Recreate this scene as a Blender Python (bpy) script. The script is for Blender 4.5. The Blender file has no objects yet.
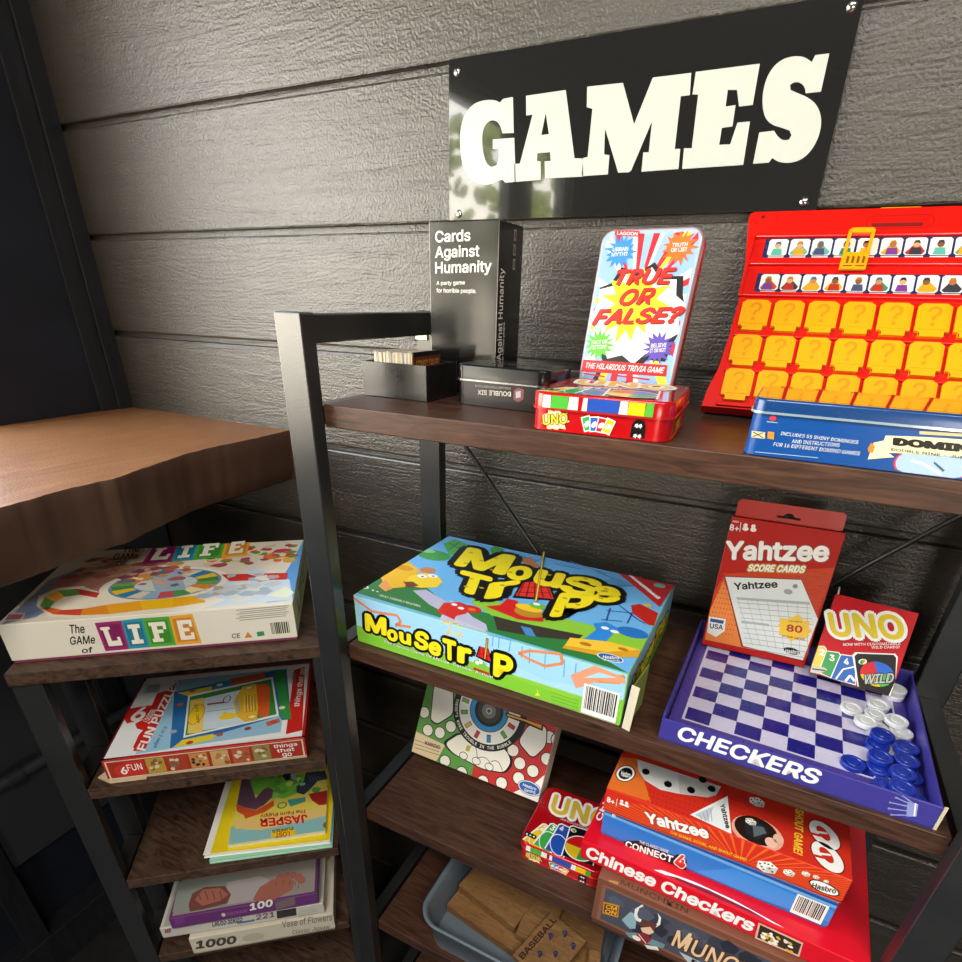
import bpy, bmesh, math, random
from math import sin, cos, pi, radians as rad
from mathutils import Vector as V, Matrix
from mathutils.geometry import tessellate_polygon
random.seed(7)
scn = bpy.context.scene
col = scn.collection
# ------------------------------------------------------------ camera model
H = 1.6
FPX, CX, CY = 566.8, 481.0, 607.05
YAW, PIT, ROL = -.459, .4976, .0247
def _rot():
    cy, sy = cos(YAW), sin(YAW)
    M = Matrix(((cy, -sy, 0), (0, 0, -1), (sy, cy, 0)))
    cp, sp = cos(PIT), sin(PIT); P = Matrix(((1, 0, 0), (0, cp, -sp), (0, sp, cp)))
    cr, sr = cos(ROL), sin(ROL); Q = Matrix(((cr, -sr, 0), (sr, cr, 0), (0, 0, 1)))
    return Q @ P @ M
MC = _rot()
CAM = V((0, 0, H))
def ray(x, y): return MC.transposed() @ V(((x - CX) / FPX, (y - CY) / FPX, 1.0))
def hit(x, y, O, N):
    d = ray(x, y); return CAM + d * ((O - CAM).dot(N) / d.dot(N))
cam_d = bpy.data.cameras.new('camera'); cam = bpy.data.objects.new('camera', cam_d); col.objects.link(cam)
r0, r1, r2 = MC[0], MC[1], MC[2]
cam.matrix_world = Matrix(((r0[0], -r1[0], -r2[0], 0), (r0[1], -r1[1], -r2[1], 0), (r0[2], -r1[2], -r2[2], H), (0, 0, 0, 1)))
cam_d.sensor_width = 36; cam_d.lens = FPX / 962 * 36; cam_d.shift_y = (CY - 481) / 962; cam_d.clip_start = .01
scn.camera = cam
# ------------------------------------------------------------ materials
def s2l(c): return c / 12.92 if c <= .04045 else ((c + .055) / 1.055) ** 2.4
def rgb(h):
    h = h.lstrip('#'); return tuple(s2l(int(h[i:i + 2], 16) / 255) for i in (0, 2, 4)) + (1,)
_m = {}
def mat(h, rough=.45, metal=0., spec=.5, coat=0., wear=0.):
    k = (h, rough, metal, spec, coat, wear)
    if k in _m: return _m[k]
    m = bpy.data.materials.new('paint_' + h.strip('#')); m.use_nodes = True
    nt = m.node_tree; b = nt.nodes['Principled BSDF']
    c = rgb(h); b.inputs['Base Color'].default_value = c
    b.inputs['Roughness'].default_value = rough; b.inputs['Metallic'].default_value = metal
    b.inputs['Specular IOR Level'].default_value = spec; b.inputs['Coat Weight'].default_value = coat
    b.inputs['Coat Roughness'].default_value = .08
    tc = nt.nodes.new('ShaderNodeTexCoord'); n = nt.nodes.new('ShaderNodeTexNoise')
    n.inputs['Scale'].default_value = 45; n.inputs['Detail'].default_value = 3
    nt.links.new(tc.outputs['Object'], n.inputs['Vector'])
    r = nt.nodes.new('ShaderNodeMapRange'); r.inputs[3].default_value = max(.02, rough - .07); r.inputs[4].default_value = rough + min(.09, rough * .5)
    nt.links.new(n.outputs[0], r.inputs[0]); nt.links.new(r.outputs[0], b.inputs['Roughness'])
    if wear:
        mx = nt.nodes.new('ShaderNodeMix'); mx.data_type = 'RGBA'
        mx.inputs[6].default_value = tuple(v * (1 - wear) for v in c[:3]) + (1,); mx.inputs[7].default_value = tuple(min(1, v * (1 + wear)) for v in c[:3]) + (1,)
        nt.links.new(n.outputs[0], mx.inputs[0]); nt.links.new(mx.outputs[2], b.inputs['Base Color'])
    _m[k] = m; return m
def surf(name, c1, c2, scale, stretch, rough=(.4, .6), bump=.2, bdist=.002, fine=0, metal=0, spec=.5, dist=2.0, knots=False):
    """grainy procedural surface: noise stretched along one axis, plus fine grit"""
    m = bpy.data.materials.new(name); m.use_nodes = True; nt = m.node_tree; b = nt.nodes['Principled BSDF']; L = nt.links.new
    tc = nt.nodes.new('ShaderNodeTexCoord'); mp = nt.nodes.new('ShaderNodeMapping'); mp.inputs['Scale'].default_value = stretch
    L(tc.outputs['Object'], mp.inputs[0])
    n = nt.nodes.new('ShaderNodeTexNoise'); n.inputs['Scale'].default_value = scale; n.inputs['Detail'].default_value = 6; n.inputs['Roughness'].default_value = .6; n.inputs['Distortion'].default_value = dist
    L(mp.outputs[0], n.inputs['Vector'])
    cr = nt.nodes.new('ShaderNodeValToRGB'); cr.color_ramp.elements[0].position = .3; cr.color_ramp.elements[1].position = .72
    cr.color_ramp.elements[0].color = rgb(c1); cr.color_ramp.elements[1].color = rgb(c2)
    L(n.outputs[0], cr.inputs[0]); L(cr.outputs[0], b.inputs['Base Color'])
    mr = nt.nodes.new('ShaderNodeMapRange'); mr.inputs[3].default_value = rough[0]; mr.inputs[4].default_value = rough[1]
    L(n.outputs[0], mr.inputs[0]); L(mr.outputs[0], b.inputs['Roughness'])
    b.inputs['Metallic'].default_value = metal; b.inputs['Specular IOR Level'].default_value = spec
    h = n.outputs[0]
    if knots:
        mp2 = nt.nodes.new('ShaderNodeMapping'); mp2.inputs['Scale'].default_value = (1.6, 1, 7.5); L(tc.outputs['Object'], mp2.inputs[0])
        n3 = nt.nodes.new('ShaderNodeTexNoise'); n3.inputs['Scale'].default_value = 1.6; n3.inputs['Detail'].default_value = 1.5; n3.inputs['Distortion'].default_value = .4
        L(mp2.outputs[0], n3.inputs['Vector'])
        k1 = nt.nodes.new('ShaderNodeMath'); k1.operation = 'MULTIPLY'; k1.inputs[1].default_value = 150; L(n3.outputs[0], k1.inputs[0])
        k2 = nt.nodes.new('ShaderNodeMath'); k2.operation = 'SINE'; L(k1.outputs[0], k2.inputs[0])
        k3 = nt.nodes.new('ShaderNodeMath'); k3.operation = 'MULTIPLY_ADD'; k3.inputs[1].default_value = knots; L(k2.outputs[0], k3.inputs[0]); L(h, k3.inputs[2]); h = k3.outputs[0]
    if fine:
        n2 = nt.nodes.new('ShaderNodeTexNoise'); n2.inputs['Scale'].default_value = fine; n2.inputs['Detail'].default_value = 4
        L(tc.outputs['Object'], n2.inputs['Vector'])
        ad = nt.nodes.new('ShaderNodeMath'); ad.operation = 'ADD'; L(h, ad.inputs[0]); L(n2.outputs[0], ad.inputs[1]); h = ad.outputs[0]
    bp = nt.nodes.new('ShaderNodeBump'); bp.inputs['Strength'].default_value = bump; bp.inputs['Distance'].default_value = bdist
    L(h, bp.inputs['Height']); L(bp.outputs[0], b.inputs['Normal'])
    return m
WALL = surf('black_rough_sawn_boards', '#2a241c', '#393127', 5, (1.1, 1, 16), (.30, .43), .85, .0015, fine=260, spec=1., knots=.07, dist=1.2)
TRIM = surf('black_painted_trim', '#17181b', '#22242a', 6, (6, 6, 1), (.35, .5), .4, .001, fine=120)
LWALL = surf('dark_navy_paint', '#12151f', '#191d2a', 3, (1, 1, 1), (.45, .6), .2, .001, fine=150)
METAL = surf('black_powder_coat', '#1d1e1f', '#262727', 4, (1, 1, 1), (.27, .36), .25, .0005, fine=420, spec=1.)
SHELF = surf('dark_walnut_laminate', '#2c1b14', '#5a3b2b', 9, (1, 9, 9), (.3, .5), .3, .0006, fine=0, spec=.45)
SHELFB = surf('dark_walnut_laminate_side_unit', '#241811', '#5d4435', 7, (2, 9, 9), (.35, .55), .3, .0006, spec=.4)
BENCH = surf('brown_stained_slab', '#784a2a', '#94653b', 5, (4, .7, 4), (.4, .65), .5, .0012, fine=240, spec=.4, dist=3)
FLOOR = surf('dark_floor', '#1a1a1b', '#262423', 6, (1, 1, 1), (.4, .6), .2, .001)
PLAST = surf('grey_plastic', '#66727c', '#707c86', 3, (1, 1, 1), (.35, .45), .1, .0005, fine=300)
WOODL = surf('pale_wood', '#75502b', '#a3794a', 10, (2, 14, 14), (.5, .7), .3, .0006)
CARD = mat('#d8cdb8', .7)
CHROME = mat('#d8d8d4', .22, 1.)
# ------------------------------------------------------------ mesh builder
class MB:
    def __init__(s): s.v = []; s.f = []; s.mi = []; s.sm = []; s.mats = []
    def m(s, mt):
        if mt not in s.mats: s.mats.append(mt)
        return s.mats.index(mt)
    def add(s, vs, fs, mt, smooth=False):
        o = len(s.v); k = s.m(mt); s.v += [V(p) for p in vs]
        for f in fs: s.f.append([i + o for i in f]); s.mi.append(k); s.sm.append(smooth)
        return s
    def bm(s, b, mt, mx=None, smooth=False):
        b.verts.index_update()
        vs = [(mx @ v.co if mx else v.co.copy()) for v in b.verts]
        s.add(vs, [[v.index for v in f.verts] for f in b.faces], mt, smooth); b.free(); return s
    def box(s, O, u, v, w, mt, bev=0., seg=2, mats=None):
        """O corner, u v w edge vectors"""
        b = bmesh.new()
        lu, lv, lw = u.length, v.length, w.length
        bmesh.ops.create_cube(b, size=1)
        for q in b.verts: q.co = V(((q.co.x + .5) * lu, (q.co.y + .5) * lv, (q.co.z + .5) * lw))
        if bev: bmesh.ops.bevel(b, geom=b.edges[:], offset=bev, segments=seg, affect='EDGES', profile=.5)
        U, W, Z = u.normalized(), v.normalized(), w.normalized()
        mx = Matrix(((U.x, W.x, Z.x, O.x), (U.y, W.y, Z.y, O.y), (U.z, W.z, Z.z, O.z), (0, 0, 0, 1)))
        return s.bm(b, mt, mx)
    def abox(s, x0, x1, y0, y1, z0, z1, mt, bev=0.):
        return s.box(V((x0, y0, z0)), V((x1 - x0, 0, 0)), V((0, y1 - y0, 0)), V((0, 0, z1 - z0)), mt, bev)
    def prism(s, loop, d, mt, cap=True, smooth=False, sidemt=None):
        n = len(loop); L = [V(p) for p in loop]; s.add(L + [p + d for p in L], [[i, (i + 1) % n, n + (i + 1) % n, n + i] for i in range(n)], sidemt or mt, smooth)
        if cap:
            tr = tessellate_polygon([L]); s.add(L, [list(t) for t in tr], mt); s.add([p + d for p in L], [list(reversed(t)) for t in tr], mt)
        return s
    def tube(s, a, b, r, mt, n=12, cap=True):
        a = V(a); b = V(b); d = (b - a).normalized(); u = d.orthogonal().normalized(); w = d.cross(u)
        L = [a + (u * cos(2 * pi * i / n) + w * sin(2 * pi * i / n)) * r for i in range(n)]
        s.add(L + [p + b - a for p in L], [[i, (i + 1) % n, n + (i + 1) % n, n + i] for i in range(n)], mt, True)
        if cap: s.add(L, [list(range(n))[::-1]], mt); s.add([p + b - a for p in L], [list(range(n))], mt)
        return s
    def build(s, name, parent=None, loc=None):
        o3 = V(loc) if loc is not None else V((0, 0, 0)); q = parent
        while q: o3 = o3 + q.location; q = q.parent
        me = bpy.data.meshes.new(name); me.from_pydata([p - o3 for p in s.v], [], s.f)
        for mt in s.mats: me.materials.append(mt)
        me.polygons.foreach_set('material_index', s.mi); me.polygons.foreach_set('use_smooth', s.sm); me.update()
        o = bpy.data.objects.new(name, me); col.objects.link(o)
        if parent: o.parent = parent
        elif loc is not None: o.location = o3
        return o
def tag(o, label=None, cat=None, group=None, kind=None):
    if label: o['label'] = label
    if cat: o['category'] = cat
    if group: o['group'] = group
    if kind: o['kind'] = kind
    return o
def thing(name, label, cat, loc, group=None):
    o = bpy.data.objects.new(name, None); o.empty_display_size = .02; col.objects.link(o); o.location = V(loc)
    return tag(o, label, cat, group)
def struct(name, mb): return tag(mb.build(name), kind='structure')
# ------------------------------------------------------------ lettering
_tc = {}
try:                                                    # Blender's own bundled interface typeface, else its built-in one
    FONT = bpy.data.fonts.load(bpy.utils.system_resource('DATAFILES') + '/fonts/Inter.woff2')
except Exception:
    FONT = None
def text_mesh(body, bold=.0, shear=0., space=1.):
    k = (body, bold, shear, space)
    if k in _tc: return _tc[k]
    c = bpy.data.curves.new('lettering', 'FONT'); c.body = body; c.font = FONT or c.font; c.resolution_u = 3; c.offset = bold * .5; c.shear = shear; c.space_character = space; c.fill_mode = 'FRONT'; c.dimensions = '2D'
    o = bpy.data.objects.new('lettering', c); col.objects.link(o)
    dg = bpy.context.evaluated_depsgraph_get(); me = o.evaluated_get(dg).to_mesh()
    vs = [(v.co.x, v.co.y) for v in me.vertices]; fs = [list(p.vertices) for p in me.polygons]
    o.evaluated_get(dg).to_mesh_clear(); bpy.data.objects.remove(o); bpy.data.curves.remove(c)
    _tc[k] = (vs, fs); return vs, fs
class Face:
    """a printed face of an object: O corner, U right, W up (unit vectors)"""
    def __init__(s, mb, O, U, W, lu=1, lw=1): s.mb = mb; s.O = V(O); s.U = V(U).normalized(); s.W = V(W).normalized(); s.N = s.U.cross(s.W).normalized(); s.lu = lu; s.lw = lw
    def P(s, a, b, lay=1): return s.O + s.U * a + s.W * b + s.N * (.00013 * lay)
    def loc(s, x, y): h = hit(x, y, s.O, s.N) - s.O; return h.dot(s.U), h.dot(s.W)
    def ab(s, pts, mt, lay=1, holes=()):
        L = [[s.P(a, b, lay) for a, b in pts]] + [[s.P(a, b, lay) for a, b in h] for h in holes]
        flat = [p for l in L for p in l]; s.mb.add(flat, [list(t) for t in tessellate_polygon(L)], mt)
    def clip(s, pts):
        return [(min(max(a, .0004), s.lu - .0004), min(max(b, .0004), s.lw - .0004)) for a, b in pts]
    def px(s, pts, mt, lay=1, holes=(), clip=True):
        f = s.clip if clip else (lambda q: q)
        s.ab(f([s.loc(*p) for p in pts]), mt, lay, [f([s.loc(*p) for p in h]) for h in holes])
    def uv(s, pts, mt, lay=1): s.ab([(a * s.lu, b * s.lw) for a, b in pts], mt, lay)
    def rect(s, a0, b0, a1, b1, mt, lay=1): s.uv([(a0, b0), (a1, b0), (a1, b1), (a0, b1)], mt, lay)
    def ell(s, c, ra, rb, mt, lay=1, rot=0., n=24, isab=False, clip=True):
        a, b = c if isab else s.loc(*c)
        pts = [(a + ra * cos(t) * cos(rot) - rb * sin(t) * sin(rot), b + ra * cos(t) * sin(rot) + rb * sin(t) * cos(rot)) for t in [2 * pi * i / n for i in range(n)]]
        s.ab(s.clip(pts) if clip else pts, mt, lay)
    def ring(s, c, ra, rb, t, mt, lay=1, n=32, clip=True, isab=False):
        a, b = c if isab else s.loc(*c)
        f = s.clip if clip else (lambda q: q)
        o = f([(a + ra * cos(2 * pi * i / n), b + rb * sin(2 * pi * i / n)) for i in range(n)]); q = f([(a + (ra - t) * cos(2 * pi * i / n), b + (rb - t) * sin(2 * pi * i / n)) for i in range(n)])
        s.mb.add([s.P(*p, lay) for p in o + q], [[i, (i + 1) % n, n + (i + 1) % n, n + i] for i in range(n)], mt)
    def burst(s, c, r1, r2, n, mt, lay=1, asp=1., jit=.15, isab=False, seed=1, clip=True):
        a, b = c if isab else s.loc(*c); R = random.Random(seed)
        pts = [(a + cos(pi * i / n) * (r1 if i % 2 else r2) * (1 + R.uniform(-jit, jit)) * asp, b + sin(pi * i / n) * (r1 if i % 2 else r2) * (1 + R.uniform(-jit, jit))) for i in range(2 * n)]
        s.ab(s.clip(pts) if clip else pts, mt, lay)
    def line(s, pts, w, mt, lay=1, ab=False):
        q = pts if ab else [s.loc(*p) for p in pts]
        for (a0, b0), (a1, b1) in zip(q, q[1:]):
            d = math.hypot(a1 - a0, b1 - b0) or 1; nx, ny = -(b1 - b0) / d * w / 2, (a1 - a0) / d * w / 2
            s.ab([(a0 + nx, b0 + ny), (a1 + nx, b1 + ny), (a1 - nx, b1 - ny), (a0 - nx, b0 - ny)], mt, lay)
    def text(s, body, p0, p1, pt, mt, lay=3, bold=.015, shear=0., out=None, outw=.05, space=1., ab=False, out2=None, sh=None, arc=0., nb=None):
        """p0 start of baseline, p1 end of baseline, pt top-left corner (photo points or, with ab, metres)"""
        if not ab: p0, p1, pt = s.loc(*p0), s.loc(*p1), s.loc(*pt)
        base, _ = text_mesh(body, 0., shear, space)
        x0 = min(v[0] for v in base); x1 = max(v[0] for v in base); y1 = max(v[1] for v in base); y0 = 0. if min(v[1] for v in base) > -.3 else min(v[1] for v in base)
        ux, uy = (p1[0] - p0[0]), (p1[1] - p0[1]); tx, ty = pt[0] - p0[0], pt[1] - p0[1]
        def put(b, m2, l2, dx=0, dy=0):
            vs, fs = text_mesh(body, 0., shear, space)
            rb = (bold if nb is None else nb) * .55; r_ = b * .55; X0, X1, Y0, Y1 = x0 - rb, x1 + rb, y0 - rb, y1 + rb; nd = 0 if r_ < .004 else (8 if r_ < .03 else 12)
            for k in range(-1, nd):      # strokes are thickened by laying shifted copies over one another
                ox = 0 if k < 0 else r_ * cos(2 * pi * k / nd); oy = 0 if k < 0 else r_ * sin(2 * pi * k / nd); o = []
                for x, y in vs:
                    a = (x + ox - X0) / (X1 - X0) + dx; c = (y + oy - Y0) / (Y1 - Y0) + dy + arc * 4 * a * (1 - a)
                    o.append(s.P(p0[0] + ux * a + tx * c, p0[1] + uy * a + ty * c, l2 + .02 * k))
                s.mb.add(o, fs, m2)
        if sh: put(bold + outw * .6, sh, lay - 2.2, .012, -.07)
        if out2: put(bold + outw * 1.7, out2, lay - 2)
        if out: put(bold + outw, out, lay - 1)
        put(bold, mt, lay)
    def barcode(s, a0, b0, a1, b1, lay=3, seed=3):
        s.rect(a0, b0, a1, b1, WHITE, lay); R = random.Random(seed); x = a0 + (a1 - a0) * .07
        while x < a1 - (a1 - a0) * .08:
            w = (a1 - a0) * R.choice((.015, .025, .04)); s.rect(x, b0 + (b1 - b0) * .16, x + w, b1 - (b1 - b0) * .06, BLACK, lay + 1); x += w + (a1 - a0) * R.choice((.018, .03))
    def blobs(s, box, n, hexes, r, lay, seed, asp=1.):
        R = random.Random(seed)
        for i in range(n):
            a = R.uniform(box[0], box[2]) * s.lu; b = R.uniform(box[1], box[3]) * s.lw; q = R.uniform(.5, 1) * r; k = R.randint(5, 8); ph = R.uniform(0, 6)
            pts = [(a + cos(ph + 2 * pi * j / k) * q * R.uniform(.5, 1.1) * asp, b + sin(ph + 2 * pi * j / k) * q * R.uniform(.5, 1.1)) for j in range(k)]
            s.ab(s.clip(pts), mat(R.choice(hexes), GL), lay + R.random() * .8)
def crop(x0, y0, sc): return lambda *pts: [(x0 + p[0] / sc, y0 + p[1] / sc) for p in pts]
GL = .32
def G(h, r=GL): return mat(h, r)
WHITE, BLACK, RED, YEL = G('#f4f2ec'), G('#0c0c0d'), G('#d3141c'), G('#f6d016')
# ------------------------------------------------------------ oriented boxes
def frame(yaw, tilt=0.):
    u = V((cos(yaw), sin(yaw), 0)); v = V((-sin(yaw), cos(yaw), 0)); n = V((0, 0, 1))
    return u, v * cos(tilt) - n * sin(tilt), v * sin(tilt) + n * cos(tilt)
def boxfaces(mb, O, u, v, n, w, d, h):
    """faces: front, top, right, left, flipped top"""
    return (Face(mb, O, u, n, w, h), Face(mb, O + n * h, u, v, w, d), Face(mb, O + u * w, v, n, d, h), Face(mb, O + v * d, -v, n, d, h))
def gamebox(name, label, cat, x, y, z, yaw, w, d, h, tilt=0., side='#ffffff', top=None, base='#c9bda4', lidf=.9, group=None, rough=GL, grow=.0015):
    """lidded cardboard box. x,y,z is the front-left-bottom corner in camera-height coordinates"""
    O = V((x, y, H + z + .0006)); yaw = rad(yaw); tilt = rad(tilt); u, v, n = frame(yaw, tilt)
    t = thing(name, label, cat, O, group)
    b = MB(); b.box(O + u * grow + v * grow, u * (w - 2 * grow), v * (d - 2 * grow), n * (h * .9), mat(base, .6), .0008); b.build('box_base', t)
    l = MB(); l.box(O + n * h * (1 - lidf), u * w, v * d, n * h * lidf, mat(side, rough), .0012)
    return t, l, boxfaces(l, O, u, v, n, w, d, h)
def rrect(w, d, r, n=6, inset=0.):
    pts = []
    for cx, cy, a0 in ((w - r, r, -pi / 2), (w - r, d - r, 0), (r, d - r, pi / 2), (r, r, pi)):
        for i in range(n + 1):
            a = a0 + pi / 2 * i / n; pts.append((cx + (r - inset) * cos(a), cy + (r - inset) * sin(a)))
    return pts
def rslab(mb, O, u, v, n, w, d, z0, z1, r, mt, inset=0., rnd=0., sidemt=None, botcap=True):
    """rounded-corner slab with softly rolled top edge"""
    rings = [(z0, inset)]
    if rnd: rings += [(z1 - rnd, inset), (z1 - rnd * .3, inset + rnd * .3), (z1, inset + rnd)]
    else: rings += [(z1, inset)]
    N = None; vs = []; 
    for z, i in rings:
        p = rrect(w, d, r, 6, i); N = len(p); vs += [O + u * a + v * b + n * z for a, b in p]
    fs = [[k * N + i, k * N + (i + 1) % N, (k + 1) * N + (i + 1) % N, (k + 1) * N + i] for k in range(len(rings) - 1) for i in range(N)]
    mb.add(vs, fs, sidemt or mt, True)
    mb.add(vs[-N:], [list(range(N))], mt)
    if botcap: mb.add(vs[:N], [list(range(N))[::-1]], sidemt or mt)
def people_icons(f, a, b, s, mt, lay=3):
    for i, k in enumerate((.0, .9)):
        f.ell((a + s * k, b + s * .7), s * .3, s * .3, mt, lay, isab=True, n=10); f.ab([(a + s * k - s * .4, b - s * .3), (a + s * k + s * .4, b - s * .3), (a + s * k + s * .25, b + s * .35), (a + s * k - s * .25, b + s * .35)], mt, lay)
# ================================================================= THE ROOM
WY = .915; XL = -1.43
GR = [.285 + .186, .285, .099, -.087, -.273, -.452, -.634, -.814, -.99, -1.17, -1.35, -1.53]
mb = MB(); mb.abox(XL - .1, 2.3, WY + .012, WY + .12, 0, 2.9, WALL)
zt = 2.9 - H
for g in [.285 + .186 * k for k in range(7, 1, -1)] + GR[1:] + [-1.6]:
    mb.box(V((XL - .05, WY, H + g + .004)), V((2.3 - XL + .05, 0, 0)), V((0, .02, 0)), V((0, 0, zt - g - .010)), WALL, .0035)
    zt = g
struct('wall_back', mb)
mb = MB(); mb.abox(XL - .12, 2.3, -3.4, WY + .12, -.1, 0, FLOOR); struct('floor', mb)
mb = MB(); mb.abox(XL - .12, 2.3, -3.4, WY + .12, 2.9, 3.0, mat('#3a3733', .8)); struct('ceiling', mb)
SILL = H - .44; HEAD = 2.38; JA, JB = .60, -2.2
mb = MB()
mb.abox(XL - .12, XL, JA, WY + .05, 0, 2.9, LWALL); mb.abox(XL - .12, XL, JB, JA, 0, SILL, LWALL)
mb.abox(XL - .12, XL, JB, JA, HEAD, 2.9, LWALL); mb.abox(XL - .12, XL, -3.4, JB, 0, 2.9, LWALL)
struct('wall_left', mb)
mb = MB()
mb.abox(XL - .12, 2.3, -3.5, -3.4, 0, .9, LWALL)
mb.abox(XL - .12, .9, -3.5, -3.4, .9, 2.9, LWALL); mb.abox(2.2, 2.3, -3.5, -3.4, .9, 2.9, LWALL); mb.abox(.9, 2.2, -3.5, -3.4, 2.1, 2.9, LWALL)
struct('wall_front', mb)
mb = MB(); mb.abox(2.3, 2.4, -3.4, WY + .12, 0, 2.9, mat('#34312d', .6)); struct('wall_right', mb)
# window frame of the big side opening: posts and rails
mb = MB()
for y, q in ((JA - .03, .03), (-1.50, .15), (JB + .03, .03)): mb.abox(XL - .09, XL - .03, y - q, y + q, SILL, HEAD, TRIM, .003)
for z in (SILL + .03, HEAD - .03): mb.abox(XL - .085, XL - .035, JB, JA, z - .03, z + .03, TRIM, .003)
tag(mb.build('window_1'), kind='structure')
mb = MB()
for x in (.93, 1.55, 2.17): mb.abox(x - .03, x + .03, -3.47, -3.43, .9, 2.1, TRIM)
for z in (.93, 2.07): mb.abox(.9, 2.2, -3.47, -3.43, z - .03, z + .03, TRIM)
tag(mb.build('window_2'), kind='structure')
# corner trim
mb = MB()
mb.abox(XL - .005, XL + .012, WY - .035, WY + .002, 0, 2.9, TRIM, .002); mb.abox(XL - .005, XL + .006, WY - .075, WY - .035, 0, 2.9, TRIM, .0015)
struct('trim_1', mb)
# cupboard panel, recess and cable pipe under the bench
mb = MB(); mb.abox(XL, XL + .035, -.6, WY - .01, .36, 1.22, mat('#34363a', .5), .002); mb.abox(XL, XL + .06, -.6, WY - .01, .0, .12, TRIM, .002)
for y in (.30, .66): mb.abox(XL + .03, XL + .05, y - .05, y, .0, 1.22, TRIM, .002)
struct('trim_2', mb)
t = thing('conduit_pipe', 'grey cable pipe running along the dark panel below the bench', 'pipe', (XL + .06, .3, H - .98))
mb = MB(); mb.tube((XL + .062, -.5, H - .985), (XL + .062, WY - .02, H - .985), .014, mat('#3c3d40', .45)); mb.build('tube', t)
for y in (.36, .72):
    mb = MB(); mb.tube((XL + .062, y, H - .985), (XL + .062, y + .03, H - .985), .019, mat('#333437', .4)); mb.build('coupling', t)
# outside
mb = MB(); mb.abox(-14, XL - .12, -12, 12, -.12, -.02, surf('paving', '#b0a592', '#c4b9a6', 3, (1, 1, 1), (.7, .8))); struct('ground', mb)
BARK = mat('#4a3a2a', .8); LEAF = surf('tree_leaves', '#53682a', '#b4b858', 16, (1, 1, 1), (.6, .7))
def tree(x, y, h, r, seed, lab):
    t = thing('tree', lab, 'tree', (x, y, -.02)); R = random.Random(seed)
    mb = MB(); mb.tube((x, y, -.02), (x + .1, y, h * .6), .09, BARK); mb.build('trunk', t)
    mb = MB()
    for i in range(260):
        a, b, q = R.uniform(0, 2 * pi), R.uniform(-1, 1), R.uniform(.35, 1) ** .6 * r
        c = V((x + q * cos(a) * math.sqrt(1 - b * b), y + q * sin(a) * math.sqrt(1 - b * b), h * .68 + b * q * 1.15))
        bb = bmesh.new(); bmesh.ops.create_icosphere(bb, subdivisions=1, radius=R.uniform(.1, .22) * r * .6)
        mx = Matrix.Translation(c) @ Matrix.Rotation(R.uniform(0, 6), 4, V((R.random(), R.random(), R.random())).normalized()) @ Matrix.Diagonal((1, .7, .45, 1)); mb.bm(bb, LEAF, mx)
    mb.build('crown', t)
tree(-3.45, -4.9, 3.9, 1.15, 1, 'leafy green tree outside the side window, mirrored in the sign')
# ------------------------------------------------------------ bench
bt = [(-.8935, -.6), (-.886, 0), (-.874, .351), (-.877, .382), (-.883, .417), (-.884, .459), (-.882, .489), (-.878, .51), (-.892, .554), (-.906, .611), (-.919, .66), (-.922, .72), (-.918, .769), (-.914, .84), (-.914, WY)]
R = random.Random(4); pts = []
for (x0, y0), (x1, y1) in zip(bt, bt[1:]):
    k = 1 if y1 < .3 else 5
    for i in range(k):
        f = i / k; pts.append((x0 + (x1 - x0) * f + (R.uniform(-.0016, .0016) if y0 > .2 else 0), y0 + (y1 - y0) * f))
pts.append(bt[-1])
ztop, zbot = H - .252, H - .36
mb = MB(); n = len(pts)
rows = [(ztop, 0.), (ztop - .004, .0035), (ztop - .03, .000), (zbot + .03, -.004), (zbot + .004, -.012), (zbot, -.016)]
vs = [V((x + dx + (R.uniform(-.0003, .0003)), y, z)) for z, dx in rows for x, y in pts]
mb.add(vs, [[k * n + i, (k + 1) * n + i, (k + 1) * n + i + 1, k * n + i + 1] for k in range(len(rows) - 1) for i in range(n - 1)], surf('brown_slab_edge', '#442c20', '#4c3225', 4, (1, 1, 1), (.55, .7), .25, .001, fine=200), True)
top = [V((x, y, ztop)) for x, y in pts] + [V((XL, WY, ztop)), V((XL, -.6, ztop))]
bot = [V((x - .016, y, zbot)) for x, y in pts] + [V((XL, WY, zbot)), V((XL, -.6, zbot))]
mb.add(top, [list(t) for t in tessellate_polygon([top])], BENCH); mb.add(bot, [list(t) for t in tessellate_polygon([bot])], BENCH)
mb.add([V((XL, -.6, zbot)), V((pts[0][0], -.6, zbot)), V((pts[0][0], -.6, ztop)), V((XL, -.6, ztop))], [[0, 1, 2, 3]], BENCH)
bench = tag(mb.build('bench_slab', loc=(-1.15, .2, ztop)), 'thick brown stained wooden slab with uneven front edge below the side window', 'bench')
# small grey bracket below the bench
t = MB(); t.abox(-1.245, -1.225, .36, .375, H - .60, zbot - .001, mat('#8a9096', .4), .002)
t.build('support_bracket', bench)
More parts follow.
